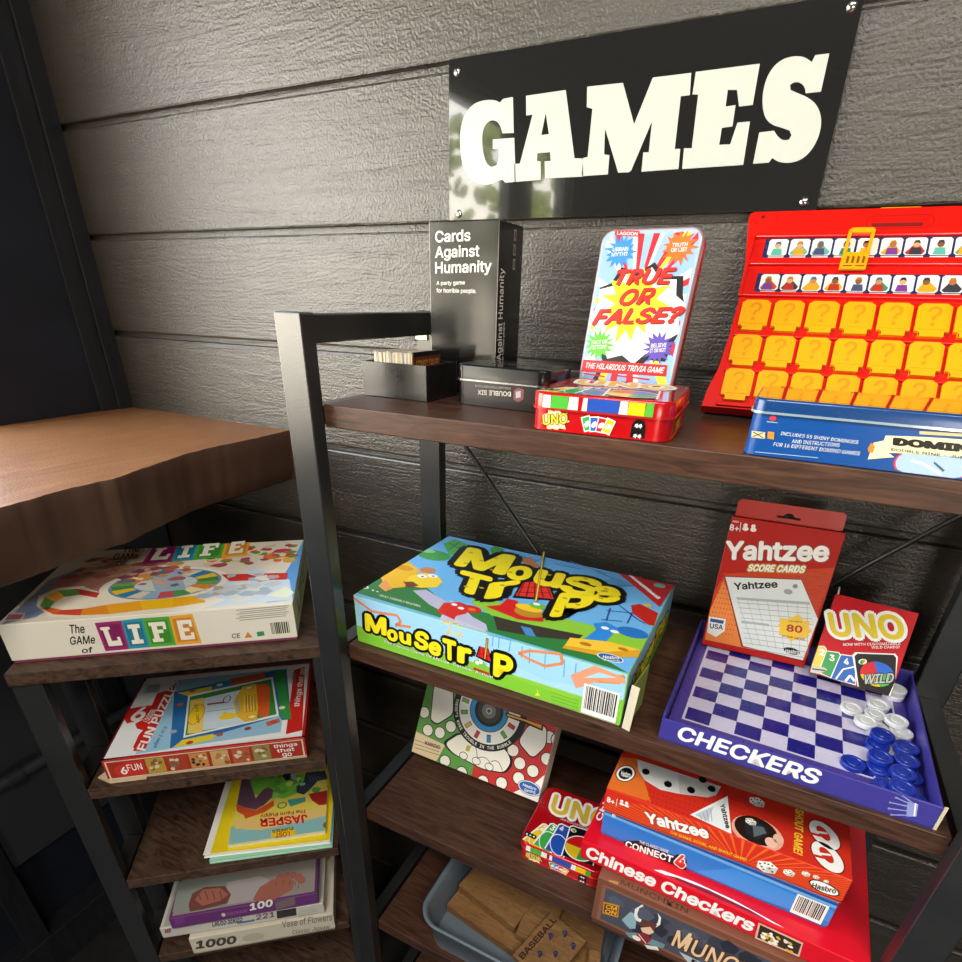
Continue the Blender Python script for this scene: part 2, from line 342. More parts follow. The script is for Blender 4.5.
# ================================================================= MAIN SHELF UNIT
SX0, SX1 = -.5346, .2904        # outer sides
YF, YR = .5346, .850            # front and rear
YB = .556                       # front edge of the boards
TW, TD = .0400, .022
unit = thing('shelf_unit', 'tall black metal frame shelf unit with dark walnut boards beside the wooden wall', 'shelf', (SX0, YF, .0))
ZT = H - .0172
for x in (SX0, SX1 - TW):
    for y in (YF, YR - TD):
        mb = MB(); mb.abox(x, x + TW, y, y + TD, 0, ZT, METAL, .002); mb.build('post', unit)
    mb = MB(); mb.abox(x + .008, x + TW - .001, YF + TD, YR - TD, ZT - .032, ZT - .0015, METAL, .0015); mb.build('side_rail', unit)
SH = [-.116, -.458, -.806, -1.133, -1.47]
for z in SH:
    for x in (SX0, SX1 - TW):
        mb = MB(); mb.abox(x + .008, x + TW - .008, YF + TD, YR - TD, H + z - .026, H + z - .004, METAL, .001); mb.build('side_bar', unit)
    mb = MB(); mb.abox(SX0 + TW, SX1 - TW, YB, YR, H + z - .0265, H + z, SHELF, .0012); mb.build('shelf_board', unit)
def rod(a, b):
    mb = MB(); mb.tube(a, b, .0032, METAL, 8); mb.build('brace_rod', unit)
rod((SX0 + .03, YR + .004, H - .165), (.265, YR + .004, H - 1.05)); rod((.265, YR + .008, H - .175), (SX0 + .03, YR + .008, H - 1.05))
mb = MB(); mb.abox(-.5445, -.5345, YR - TD - .004, YR - TD, H - .060, H - .046, mat('#3a3c3c', .4)); mb.abox(-.5345, -.512, YR - TD - .003, YR - TD, H - .058, H - .0485, mat('#b8b49c', .35, .6), .0008); mb.build('latch_plate', unit)
# ================================================================= SIDE SHELF UNIT
SA = rad(39); su, sv = V((cos(SA), sin(SA), 0)), V((-sin(SA), cos(SA), 0)); SO = V((-.5655, .582, 0))
def SP(a, b, z): return SO + su * a + sv * b + V((0, 0, H + z))
side = thing('side_shelf_unit', 'small black metal shelf unit with walnut boards angled beside the tall shelf unit', 'shelf', SP(-.22, .0, -H))
for a in (-.455, -.024):
    for b in (0., .112):
        mb = MB(); mb.box(SP(a, b, -H), su * .040, sv * .020, V((0, 0, H - .497)), METAL, .0015); mb.build('post', side)
for z in (-.495, -.735, -.97, -1.21, -1.46):
    mb = MB(); mb.box(SP(-.412 if z < -.5 else -.455, -.004, z - .022), su * (.386 if z < -.5 else .470), sv * .25, V((0, 0, .022)), SHELFB, .001); mb.build('shelf_board', side)
    if z > -1.4:
        for a in (-.447, -.016):
            mb = MB(); mb.box(SP(a, .02, z - .021), su * .03, sv * .09, V((0, 0, .018)), METAL, .001); mb.build('side_bar', side)
mb = MB(); c = SP(-.434, .111, -.858); mb.tube(c, c - sv * .002, .0022, CHROME, 10); mb.build('screw', side)
# ================================================================= THE SIGN
SN = V((0, -1, 0)); sy = WY - .011
def sp(x, y): p = hit(x, y, V((0, sy, 0)), SN); return p
c4 = [V((-.5165, sy, H + .1045)), V((-.018, sy, H + .1015)), V((-.022, sy, H + .2875)), V((-.5165, sy, H + .2870))]
sign = thing('wall_sign', 'black glossy acrylic sign with large white slab letters screwed to the wall', 'sign', (-.27, sy, H + .1))
mb = MB(); SIGNM = mat('#232323', .03, 0, .6, .8)
mb.prism(c4, V((0, .004, 0)), SIGNM, sidemt=mat('#8f9088', .3))
mb.build('acrylic_panel', sign)
A = crop(430, 50, 4.581); B = crop(630, 30, 4.373)
GP = A((380, 216), (340, 222), (330, 228), (322, 241), (300, 230), (260, 228), (210, 240), (170, 275), (145, 330), (137, 400), (140, 480), (155, 550), (185, 595), (230, 616), (280, 616), (315, 598), (332, 594), (345, 608), (393, 604), (386, 402), (288, 410), (287, 453), (314, 453), (316, 495), (305, 528), (280, 536), (258, 520), (243, 470), (238, 410), (243, 365), (258, 335), (282, 320), (305, 325), (322, 345), (332, 382), (384, 380))
AP = A((440, 210), (622, 183), (662, 496), (698, 497), (702, 580), (527, 588), (525, 510), (553, 508), (550, 468), (492, 473), (490, 508), (507, 510), (507, 595), (388, 604), (386, 522), (412, 520), (470, 296), (441, 300)); AH = A((530, 290), (545, 385), (510, 390))
MP = A((720, 168), (884, 150)) + [(634.1, 124.2)] + B((100, 208), (268, 187), (262, 285), (222, 290), (196, 520), (220, 520), (212, 608), (50, 620), (58, 535), (82, 535), (96, 400), (5, 615)) + A((912, 560), (862, 562), (802, 360), (798, 478), (822, 482), (815, 570), (695, 578), (700, 495), (722, 490), (744, 270), (718, 262))
EP = B((288, 183), (568, 147), (537, 328), (477, 335), (468, 262), (428, 262), (418, 335), (462, 328), (448, 422), (402, 428), (390, 502), (438, 500), (470, 405), (525, 400), (495, 590), (228, 608), (236, 517), (270, 517), (298, 282), (273, 282))
SPY = B((872, 102), (835, 270), (768, 277), (765, 250), (745, 230), (720, 227), (700, 240), (702, 262), (730, 275), (780, 295), (820, 330), (838, 385), (832, 450), (800, 520), (755, 565), (700, 583), (650, 578), (622, 560), (607, 580), (538, 585), (565, 448), (630, 440), (645, 465), (668, 483), (695, 480), (706, 460), (698, 440), (665, 428), (620, 415), (590, 385), (578, 330), (582, 260), (605, 190), (645, 140), (700, 115), (760, 115), (795, 140), (810, 110))
def smooth(P):
    """round the shallow corners of a letter outline, keep the sharp ones"""
    for _ in range(2):
        Q = []
        for i, p in enumerate(P):
            a, b = P[i - 1], P[(i + 1) % len(P)]; u, w = V((p[0] - a[0], p[1] - a[1])), V((b[0] - p[0], b[1] - p[1]))
            if u.angle(w) < rad(48): Q += [(p[0] * .75 + a[0] * .25, p[1] * .75 + a[1] * .25), (p[0] * .75 + b[0] * .25, p[1] * .75 + b[1] * .25)]
            else: Q.append(p)
        P = Q
    return P
SWH = mat('#cbd1ca', .22, 0, .5)
for pp, hh in ((GP, ()), (AP, (AH,)), (MP, ()), (EP, ()), (SPY, ())):
    mb = MB(); f = Face(mb, (0, sy - .0003, 0), (1, 0, 0), (0, 0, 1)); f.px(smooth(pp) if pp in (GP, SPY) else pp, SWH, 1, hh, clip=False); mb.build('letter', sign)
for p in ((457, 72), (852, 6), (804, 202), (459, 214)):
    mb = MB(); c = sp(*p); 
    b = bmesh.new(); bmesh.ops.create_uvsphere(b, u_segments=16, v_segments=8, radius=.0052); mb.bm(b, CHROME, Matrix.Translation(c) @ Matrix.Diagonal((1, .5, 1, 1)), True)
    mb.box(c + V((-.003, -.0032, -.0005)), V((.006, 0, 0)), V((0, .001, 0)), V((0, 0, .001)), BLACK); mb.build('screw', sign)
#@@OBJ
# ================================================================= TOP SHELF
Z1, Z2, Z3, Z4 = SH[:4]
# tall black card-game box
O = V((-.4503, .735, H + Z1 + .0006)); u, v_, n_ = frame(rad(1.8))
t = thing('card_game_box', 'tall black card box with white sans lettering standing at the back of the top shelf', 'game box', O)
mb = MB(); BK = mat('#111112', .22, 0, .6, .3, .3); w_, d_, h_ = .098, .079, .2000
mb.box(O, u * w_, v_ * d_, n_ * h_, BK, .0012); f, ft, fr, fl = boxfaces(mb, O, u, v_, n_, w_, d_, h_)
A = crop(270, 200, 3.103)
for s, y, x1 in (('Cards', 132, 622), ('Against', 180, 650), ('Humanity', 228, 687)):
    f.text(s, *A((513, y), (x1, y - 5), (513, y - 36)), WHITE, bold=.028)
f.text('A party game', *A((517, 264), (605, 262), (517, 252)), WHITE); f.text('for horrible people.', *A((517, 287), (640, 289), (517, 273)), WHITE)
fr.text('Cards Against Humanity', (.018, .004), (.018, .150), (.002 + .001, .004), WHITE, bold=.02, ab=True)
fr.text('A party game for horrible people.', (.026, .004), (.026, .09), (.021, .004), WHITE, ab=True)
for k in range(3): fr.ab([(.046, .150 + k * .016), (.053, .150 + k * .016), (.053, .162 + k * .016), (.046, .162 + k * .016)], G('#b8b4ac'), 2)
for k in range(3): fr.ab([(.0475, .1515 + k * .016), (.0515, .1515 + k * .016), (.0515, .1605 + k * .016), (.0475, .1605 + k * .016)], BLACK, 3)
mb.build('carton', t)
# open tray of cards
O = V((-.4991, .6425, H + Z1 + .0006)); u, v_, n_ = frame(rad(-1.9)); w_, d_, h_ = .100, .074, .042
t = thing('card_tray', 'open black box full of upright cards at the left end of the top shelf', 'box', O)
mb = MB(); TB = mat('#1b1a18', .28, 0, .6, .2, .3); k = .0015
mb.box(O, u * w_, v_ * k, n_ * h_, TB, .0004); mb.box(O + v_ * (d_ - k), u * w_, v_ * k, n_ * h_, TB, .0004)
mb.box(O + v_ * k, u * k, v_ * (d_ - 2 * k), n_ * h_, TB, .0004); mb.box(O + v_ * k + u * (w_ - k), u * k, v_ * (d_ - 2 * k), n_ * h_, TB, .0004); mb.box(O + v_ * k + u * k, u * (w_ - 2 * k), v_ * (d_ - 2 * k), n_ * k, TB)
mb.box(O + u * .062 - v_ * .0003, u * .0008, v_ * .0004, n_ * h_, mat('#3a3835', .3)); mb.build('tray', t)
cards = []
ct = ['#d9c9a6', '#e9e6df', '#cbb88f', '#f0eee9', '#b9b6b2', '#e2d8c0']
for i in range(28):
    x = .010 + i * .00215; b = MB(); h2 = .052 + random.uniform(-.001, .001)
    b.box(V((0, 0, 0)), u * .0019, v_ * .062, n_ * h2, mat(ct[(i * 5 + i // 3) % 6], .5), .0003); cards.append((O + u * (x + .0065) + v_ * (.005 + random.uniform(0, .002)) + n_ * .002, b))
for i, (p, b) in enumerate(cards):
    o = bpy.data.objects.new('game_card', None) if False else b.build('game_card', loc=(0, 0, 0)); o.location = p
    tag(o, 'white or tan game card packed on edge in the black tray', 'card', 'cards packed on edge in the tray')
b = MB(); p = O + u * .0760 + v_ * .005 + n_ * .002
b.box(V((0, 0, 0)), u * .0016, v_ * .063, n_ * .0535, mat('#5a3018', .35), .0003); b.box(u * .0017 + n_ * .0485, u * .0004, v_ * .063, n_ * .005, BLACK)
ff = Face(b, u * .0018, v_, n_, .063, .0535); ff.text('COMIC TALES', (.006, .034), (.058, .034), (.006, .044), mat('#c98748', .4), 1, bold=.03, ab=True)
o = b.build('game_card', loc=(0, 0, 0)); o.location = p; tag(o, 'dark brown backed card at the right end of the row in the tray', 'card')
# rounded tins
def tin(name, label, x, y, z, yaw, w, d, h, body, lidc, rimc, r=.014, group=None, lidh=.38, lidmat=None, edge=None):
    O = V((x, y, H + z + .0006)); u, v_, n_ = frame(rad(yaw)); t = thing(name, label, 'tin', O, group)
    b = MB(); rslab(b, O, u, v_, n_, w, d, 0, h * (1 - lidh), r, body); rslab(b, O, u, v_, n_, w, d, 0, .0015, r, body, -.0006)
    l = MB(); rslab(l, O, u, v_, n_, w, d, h * (1 - lidh), h, r, lidmat or lidc, -.0012, .0022, sidemt=lidc)
    rslab(l, O, u, v_, n_, w, d, h * (1 - lidh) - .0008, h * (1 - lidh) + .001, r, rimc, -.0024)
    fb = (Face(b, O - v_ * .0003, u, n_, w, h), Face(b, O + u * (w + .0003), v_, n_, d, h))
    top = Face(l, O + n_ * h, u, v_, w, d); fl = (Face(l, O - v_ * .0016, u, n_, w, h), Face(l, O + u * (w + .0016), v_, n_, d, h))
    return t, b, l, fb, top, fl
t, b, l, fb, top, fl = tin('dominoes_tin', 'dark grey tin with an upside-down inscription beside the black card tray', -.366, .655, Z1, -4.0, .124, .072, .046, mat('#2c2a2b', .22, .5), mat('#232324', .2, .5), mat('#8d8f92', .25, .8), r=.012, lidmat=mat('#1a1a1c', .14, .3, .6, .5))
A = crop(270, 200, 3.103)
fb[0].text('DOUBLE SIX', *A((748, 595), (645, 589), (748, 610)), G('#c9c5c0'), bold=.02)
fb[0].text('COLLECTOR EDITION', *A((748, 582), (637, 573), (748, 589)), G('#8e8b88'))
fb[0].px(A((757, 590), (770, 582), (788, 588), (786, 618), (770, 628), (755, 618)), G('#6a2b33'), 1); fb[0].px(A((763, 595), (778, 592), (778, 612), (763, 615)), G('#9aa0b0'), 2)
top.uv([(.30, .45), (.9, .5), (.85, .72), (.34, .70)], mat('#3c3d40', .16, .4), 1); top.uv([(.36, .50), (.84, .54), (.80, .67), (.40, .65)], mat('#111113', .12, .4), 2)
top.text('DOUBLE SIX', (.03, .028), (.10, .030), (.03, .038), G('#5c5d60'), 3, ab=True)
b.build('tin_body', t); l.build('lid', t)
# red tins with fanned cards
REDT = mat('#c90f17', .22, .2, .6, .3)
def uno_tin(x, y, z, yaw, label, group=None):
    t, b, l, fb, top, fl = tin('red_card_tin', label, x, y, z, yaw, .138, .135, .036, REDT, REDT, mat('#d8332f', .2, .4), r=.016, lidh=.42, lidmat=mat('#b50f18', .1, .2, .6, .6))
    f = fb[0]; Y = G('#f7d33a'); 
    f.burst((.026, .0105), .0085, .0125, 9, G('#f4e9b8'), 1, 1.25, .05, isab=True)
    f.text('UNO', (.0135, .0045), (.039, .0085), (.0125, .0145), Y, 4, bold=.04, out=BLACK, outw=.07, ab=True)
    for k, c in enumerate(('#2fa84f', '#2a62c8', '#d3141c', '#f0c21a')):
        a = rad(20 - k * 13); c0 = (.060 + k * .0055, .003); U2 = (cos(a), sin(a)); W2 = (-sin(a), cos(a))
        q = lambda m, p, q_: (c0[0] + U2[0] * p + W2[0] * q_, c0[1] + U2[1] * p + W2[1] * q_)
        f.ab([q(0, -.0035, 0), q(0, .0055, 0), q(0, .0055, .0145), q(0, -.0035, .0145)], WHITE, 1 + k * .6)
        f.ab([q(0, -.0026, .001), q(0, .0046, .001), q(0, .0046, .0135), q(0, -.0026, .0135)], G(c), 1.3 + k * .6)
        f.ell(q(0, .001, .007), .0034, .0022, WHITE, 1.5 + k * .6, a + .9, 14, isab=True)
    pts = [(.1015, .001)] + [(.1085 - .0065 * cos(i * pi / 8), .0125 + .0065 * sin(i * pi / 8)) for i in range(9)] + [(.1155, .001)]
    f.ab(pts, BLACK, 1.5)
    for bx, by in ((.1065, .0035), (.1105, .0035), (.1065, .013), (.110, .013)): f.burst((bx, by), .0012, .0024, 5, WHITE, 3, isab=True)
    f2 = fb[1]; f2.text('UNO', (.03, .005), (.065, .005), (.03, .015), Y, 4, bold=.04, out=BLACK, outw=.07, ab=True)
    # printed lid: title, fan of number cards and a wild card
    top.text('UNO', (.022, .078), (.125, .082), (.017, .120), G('#d6b73a'), 4, bold=.05, out=WHITE, outw=.12, ab=True, sh=BLACK)
    top.text('NOW WITH CUSTOMIZABLE WILD CARDS!', (.045, .070), (.125, .072), (.045, .0745), G('#e8c9c9'), 2, ab=True)
    fan = [('#e7c229', '2', -.002, 24), ('#3aa047', '3', .016, 14), ('#1f4fa8', '4', .036, 5), ('#101010', '', .064, -6)]
    for k, (c, s, ax, an) in enumerate(fan):
        a = rad(-an * .9); U2 = (cos(a), sin(a)); W2 = (-sin(a), cos(a)); O2 = (ax + .005, .004)
        q = lambda p, r_: (O2[0] + U2[0] * p + W2[0] * r_, O2[1] + U2[1] * p + W2[1] * r_)
        w2 = .034 if k < 3 else .052; h2 = .052 + k * .004
        cl = lambda P: [(min(max(x_, .002), .136), min(max(y_, .001), .133)) for x_, y_ in P]
        top.ab(cl([q(0, 0), q(w2, 0), q(w2, h2 - .004), q(w2 - .004, h2), q(.004, h2), q(0, h2 - .004)]), WHITE, 2 + k * .8)
        top.ab(cl([q(.002, 0), q(w2 - .002, 0), q(w2 - .002, h2 - .005), q(w2 - .005, h2 - .002), q(.005, h2 - .002), q(.002, h2 - .005)]), G(c), 2.3 + k * .8)
        if s:
            top.text(s, q(.005, h2 - .015), q(.012, h2 - .015), q(.005, h2 - .004), WHITE, 2.7 + k * .8, bold=.04, ab=True)
            pr = [q(w2 / 2 + (w2 * .42) * cos(th) * cos(.6) - .020 * sin(th) * sin(.6), .018 + .022 * sin(th) * cos(.6) + w2 * .42 * cos(th) * sin(.6)) for th in [2 * pi * i / 20 for i in range(20)]]
            top.ab(cl(pr), G(c), 2.6 + k * .8)
            for i in range(20): top.ab(cl([pr[i], pr[(i + 1) % 20], ((pr[(i + 1) % 20][0] * .92 + q(w2 / 2, .018)[0] * .08), (pr[(i + 1) % 20][1] * .92 + q(w2 / 2, .018)[1] * .08)), ((pr[i][0] * .92 + q(w2 / 2, .018)[0] * .08), (pr[i][1] * .92 + q(w2 / 2, .018)[1] * .08))]), WHITE, 2.9 + k * .8)
        else:
            cc = q(w2 / 2, .024)
            for m_, cx_ in enumerate(('#e8c21c', '#2f9e3f', '#1f6fd0', '#d3141c')):
                arc = [cc] + [(cc[0] + .025 * cos(pi + m_ * pi / 2 + j * pi / 12) * .95, cc[1] + .023 * sin(pi + m_ * pi / 2 + j * pi / 12)) for j in range(7)]
                top.ab(cl(arc), G(cx_), 6)
            top.ring(cc, .026, .024, .0018, WHITE, 6.3, isab=True); top.ell(q(.008, h2 - .010), .005, .004, WHITE, 6, isab=True, n=12)
            for m_, cx_ in enumerate(('#e8c21c', '#2f9e3f')): top.ell((q(.008, h2 - .010)[0] - .0015 + .003 * m_, q(.008, h2 - .010)[1]), .002, .003, G(cx_), 6.3, isab=True, n=10)
    top.ab([(.001, .018), (.003, .014), (.020, .012), (.023, .016), (.021, .020), (.004, .022)], BLACK, 7.5)
    for bx in (.006, .012, .018): top.ell((bx, .0165), .0016, .0016, WHITE, 8, isab=True, n=8)
    # the fan wraps over the lid edge
    g = fl[0]
    for a0, a1, c in ((.012, .020, '#f4f2ec'), (.020, .038, '#4fb53a'), (.038, .048, '#f4f2ec'), (.052, .057, '#f4f2ec'), (.057, .088, '#2450b4'), (.088, .096, '#f4f2ec'), (.096, .112, '#f2cb17'), (.112, .120, '#54b53c')):
        if c: g.ab([(a0, .0220), (a1, .0220), (a1, .0338), (a0 + .001, .0338)], G(c), .6)
    b.build('tin_body', t); l.build('lid', t)
uno_tin(-.2245, .558, Z1, 3.0, 'red card game tin with fanned cards at the front of the top shelf')
# upright trivia tin
O = V((-.2285, .7095, H + Z1)); u, v_, n_ = frame(rad(-5.8), rad(11.0)); w_, d_, h_ = .1115, .022, .1855
t = thing('trivia_tin', 'tall comic style tin with a red and yellow explosion standing upright behind the red tin', 'tin', O)
O = O + V((0, -.0, d_ * sin(rad(11)) + .0005))
b = MB(); UU, VV, NN = u, n_, -v_
rslab(b, O + v_ * d_, UU, VV, NN, w_, h_, 0, .015, .013, mat('#a2545c', .25, .4)); b.build('tin_body', t)
l = MB(); rslab(l, O + v_ * d_, UU, VV, NN, w_, h_, .015, d_, .013, mat('#a9c4e6', .2, .1, .5, .3), -.0012, .002, sidemt=mat('#c9a3ab', .22, .4))
f = Face(l, O, UU, VV, w_, h_); A = crop(530, 210, 4.01); LB = G('#8db2e2'); WHITE_ = WHITE; WHITE = G('#dcdee0')
f.rect(.03, .03, .97, .97, LB, .5)
cc = f.loc(*A((415, 380))[0])
for k, (a0, a1, c) in enumerate(((5, 12, 'w'), (20, 26, 'r'), (26, 33, 'w'), (48, 52, 'r'), (55, 60, 'y'), (60, 66, 'r'), (74, 78, 'w'), (78, 84, 'r'), (92, 98, 'r'), (98, 103, 'w'), (112, 117, 'r'), (120, 128, 'w'), (150, 158, 'w'), (172, 180, 'y'), (186, 192, 'r'), (205, 212, 'y'), (232, 240, 'w'), (248, 252, 'k'), (252, 258, 'y'), (262, 268, 'r'), (276, 282, 'r'), (282, 286, 'w'), (300, 306, 'y'), (318, 326, 'r'), (338, 345, 'r'), (352, 357, 'w'))):
    c_ = {'w': WHITE, 'r': G('#c8202c'), 'y': G('#f2dc3c'), 'k': BLACK}[c]; q = []
    for a in (a0, a1):
        dx, dy = cos(rad(a)), sin(rad(a)); s_ = min(((w_ - .004 - cc[0]) if dx > 0 else (cc[0] - .004)) / max(abs(dx), 1e-6), ((h_ - .004 - cc[1]) if dy > 0 else (cc[1] - .004)) / max(abs(dy), 1e-6)); q.append((cc[0] + dx * s_, cc[1] + dy * s_))
    f.ab([cc] + q, c_, 1)
rg = [((.5 + .52 * cos(a) * (1.0 if i % 2 else .84)) * w_, (.535 + .27 * sin(a) * (1.0 if i % 2 else .82)) * h_) for i, a in enumerate([2 * pi * j / 22 for j in range(22)])]
f.ab([(cc[0] + (x - cc[0]) * 1.15, cc[1] + (y - cc[1]) * 1.13) if .012 < x < w_ - .012 else (x, cc[1] + (y - cc[1]) * 1.13) for x, y in [(min(max(x, .004), w_ - .004), y) for x, y in rg]], BLACK, 2)
f.ab([(min(max(x, .002), w_ - .002), y) for x, y in rg], WHITE, 3)
f.burst(cc, .024, .040, 13, G('#f6e81c'), 4, 1.0, .12, isab=True, seed=5)
RT = G('#dd2418')
f.text('TRUE', *A((335, 303), (570, 296), (352, 240)), RT, 6, bold=.06, shear=.2, sh=G('#7a1512'), outw=.02)
f.text('OR', *A((352, 385), (490, 378), (372, 318)), RT, 6, bold=.06, shear=.2, sh=G('#7a1512'), outw=.02)
f.text('FALSE?', *A((247, 460), (600, 452), (268, 398)), RT, 6, bold=.06, shear=.2, sh=G('#7a1512'), outw=.02)
for (c, hx, s1, s2, y0) in (((362, 168), '#2f86d0', 'URBAN', 'MYTH?', 0), ((600, 150), '#ee6a1e', 'TRUTH', 'OR LIE?', 0), ((278, 540), '#5cb832', 'FACT OR', 'FICTION?', 0), ((515, 553), '#5a48a8', 'BELIEVE', 'IT OR NOT', 0)):
    p = A(c)[0]; f.burst(p, .0105, .0175, 15, G(hx), 5, 1.05, .12, seed=int(c[0])); x, y = c
    f.text(s1, *A((x - 30, y), (x + 32, y - 4), (x - 28, y - 16)), WHITE, 7, bold=.03); f.text(s2, *A((x - 34, y + 20), (x + 30, y + 16), (x - 33, y + 4)), WHITE, 7, bold=.03)
f.px(A((342, 78), (440, 84), (438, 108), (340, 102)), G('#c3202b'), 5); f.text('LAGOON', *A((350, 100), (432, 104), (351, 86)), WHITE, 6, bold=.03)
f.px(A((215, 600), (552, 622), (545, 668), (205, 648)), G('#c3141c'), 5); f.text('THE HILARIOUS TRIVIA GAME', *A((222, 634), (535, 655), (227, 612)), WHITE, 6, bold=.03, shear=.15)
for a_, b_ in (((215, 655), (300, 668)), ((330, 662), (480, 680))): f.line(A(a_, b_), .0016, G('#c3141c'), 5)
l.build('lid', t); WHITE = WHITE_
# ---- character-guessing board
P0 = V((-.0801, .7351, H + Z1 + .012)); gu, gv, gn = frame(rad(3.1), rad(37.8)); GN = -gv   # outward normal
gwt = thing('guessing_game_board', 'red plastic guessing game board with yellow flaps leaning on the wall', 'board game', V((.04, .76, H + Z1)))
RP = mat('#e0160c', .3, 0, .5, .2); RP2 = mat('#b80f0a', .38); YP = mat('#f7ad0c', .32, 0, .5, .2)
f0 = Face(MB(), P0, gu, gn, .33, .28)
def gp(x, y): return f0.loc(x, y)
A = crop(690, 190, 3.316)
wR = .325
tl = gp(*A((205, 75))[0]); tly = tl[1]; bly = gp(*A((38, 715))[0])[1]
outl = [gp(*q) for q in A((38, 715), (60, 655), (95, 590), (128, 490), (150, 410), (172, 330), (188, 200), (196, 90), (203, 78), (214, 73))]
top_y = tly + .0015
outl = [(a, b) for a, b in outl] + [(wR - .01, top_y), (wR, top_y - .008), (wR, bly + .02), (wR + .012, bly)]
def gext(mb, pts, n0, n1, mt):   # polygon in board plane extruded between offsets along the normal
    mb.prism([P0 + gu * a + gn * b + GN * n0 for a, b in pts], GN * (n1 - n0), mt)
def gbox(mb, a0, b0, a1, b1, n0, n1, mt, bev=.001): mb.box(P0 + gu * a0 + gn * b0 + GN * n1, gu * (a1 - a0), gn * (b1 - b0), GN * (n0 - n1), mt, bev)
def gbox2(mb, a0, b0, a1, b1, n0, n1, mt, bev=.001): mb.box(P0 + gu * a0 + gn * b0 + GN * n0 , gu * (a1 - a0), gn * (b1 - b0), GN * (n1 - n0), mt, bev)
mb = MB(); gext(mb, outl, -.014, 0, RP)
gext(mb, [(a * .985 + .004, b) for a, b in outl], -.018, -.014, mat('#2a1a3a', .4))
# strips and rows from the photo
r1 = [gp(*q) for q in A((240, 165), (260, 228))]; r2 = [gp(*q) for q in A((215, 275), (230, 342))]
s1t, s1b = gp(*A((262, 168))[0]), gp(*A((255, 228))[0]); s2t, s2b = gp(*A((235, 283))[0]), gp(*A((228, 342))[0])
L0, L1 = gp(*A((228, 150))[0]), gp(*A((205, 345))[0])
x0 = L0[0] - .003
# raised rails around the portrait strips
gbox2(mb, x0, s1t[1] + .002, wR - .01, s1t[1] + .008, 0, .004, RP); gbox2(mb, x0, s1b[1] - .010, wR - .01, s1b[1] - .001, 0, .0035, RP); gbox2(mb, x0, s2b[1] - .006, wR - .01, s2b[1] - .0005, 0, .004, RP)
gbox2(mb, x0 - .004, s2b[1] - .006, x0, s1t[1] + .008, 0, .004, RP)
ha, hb = gp(*A((585, 118))[0]), gp(*A((805, 85))[0])
f1 = Face(mb, P0, gu, gn, wR, .3); hy = gp(*A((690, 105))[0])[1]; hx0 = gp(*A((585, 100))[0])[0]; hx1 = gp(*A((810, 100))[0])[0]
pts = [(hx0 + .008 + .008 * cos(a), hy + .008 * sin(a)) for a in [pi / 2 + i * pi / 8 for i in range(9)]] + [(hx1 - .008 + .008 * cos(a), hy + .008 * sin(a)) for a in [-pi / 2 + i * pi / 8 for i in range(9)]]
f1.line(pts + pts[:1], .0012, RP2, 2, ab=True)
gbox2(mb, hx0 + .006, hy - .006, hx1 - .010, hy - .002, -.001, .0006, mat('#7a0d0a', .5), 0)
f1.rect((tl[0] + .012) / wR, (top_y - .010) / .3, (tl[0] + .016) / wR, (top_y - .006) / .3, mat('#5a0a08', .5), 1)
mb.build('red_case', gwt)
mb = MB(); hh = gp(*A((635, 50))[0])[0], gp(*A((772, 48))[0])[0]; mb.box(P0 + gu * hh[0] + gn * (top_y - .001) - GN * .010, gu * (hh[1] - hh[0]), gn * .004, GN * .008, YP, .001); mb.build('yellow_latch', gwt)
skin = ['#8a5a38', '#c98a5a', '#5e3a26', '#e0ab7c', '#b06f46']; clo = ['#7a9a52', '#b8342a', '#2e8f6a', '#e0a62a', '#4a4f78', '#7d3f92', '#c85030', '#3a3a44', '#5fb8a8']
R = random.Random(11)
for (tt, bb, na, sh) in ((s1t, s1b, 10, 0), (s2t, s2b, 10, 1)):
    mb = MB(); y0, y1 = bb[1] - .0005, tt[1] + .0015
    xa = (s1t[0] if sh == 0 else s2t[0]) - .004
    gbox2(mb, xa + .0005, y0, wR - .012, y1, .0003, .0012, mat('#2b2f5e', .25), 0)
    f = Face(mb, P0 + GN * .0012, gu, gn, wR, .3); pitch = (gp(*A((478, 170))[0])[0] - gp(*A((262, 168))[0])[0]) / 3 if sh == 0 else (gp(*A((448, 290))[0])[0] - gp(*A((238, 283))[0])[0]) / 3
    for i in range(12):
        a0 = xa + .005 + i * pitch; a1 = a0 + pitch * .9
        if a1 > wR - .014: break
        b0, b1 = y0 + .0035, y1 - .001; c = .0022
        f.ab([(a0 + c, b0), (a1 - c, b0), (a1, b0 + c), (a1, b1 - c), (a1 - c, b1), (a0 + c, b1), (a0, b1 - c), (a0, b0 + c)], WHITE, 1)
        f.ab([(a0 + .002, b0 - .0025), (a1 - .002, b0 - .0025), (a1 - .002, b0 - .0012), (a0 + .002, b0 - .0012)], WHITE, 1)
        m_ = (a0 + a1) / 2 + R.uniform(-.002, .002); hc = b0 + (b1 - b0) * .62; c1 = R.choice(clo)
        if R.random() < .6: f.ab([(a0 + .001, b0 + .003), (m_, hc + .003), (a1 - .001, b0 + .005), (a1 - .003, b0 + .001), (a0 + .003, b0 + .001)], G(R.choice(clo)), 2)
        f.ab([(m_ - .006, b0 + .0006), (m_ + .006, b0 + .0006), (m_ + .0045, b0 + (b1 - b0) * .42), (m_ - .0045, b0 + (b1 - b0) * .42)], G(c1), 3)
        f.ell((m_, hc), .0034, .0042, G(R.choice(skin)), 4, isab=True, n=12); f.ab([(m_ - .0036, hc), (m_ - .002, hc + .0045), (m_ + .002, hc + .0048), (m_ + .0036, hc + .0005), (m_, hc + .002)], G(R.choice(('#2a1c14', '#b8782a', '#3a3a3a', '#2f6f8a'))), 5)
    mb.build('portrait_strip', gwt)
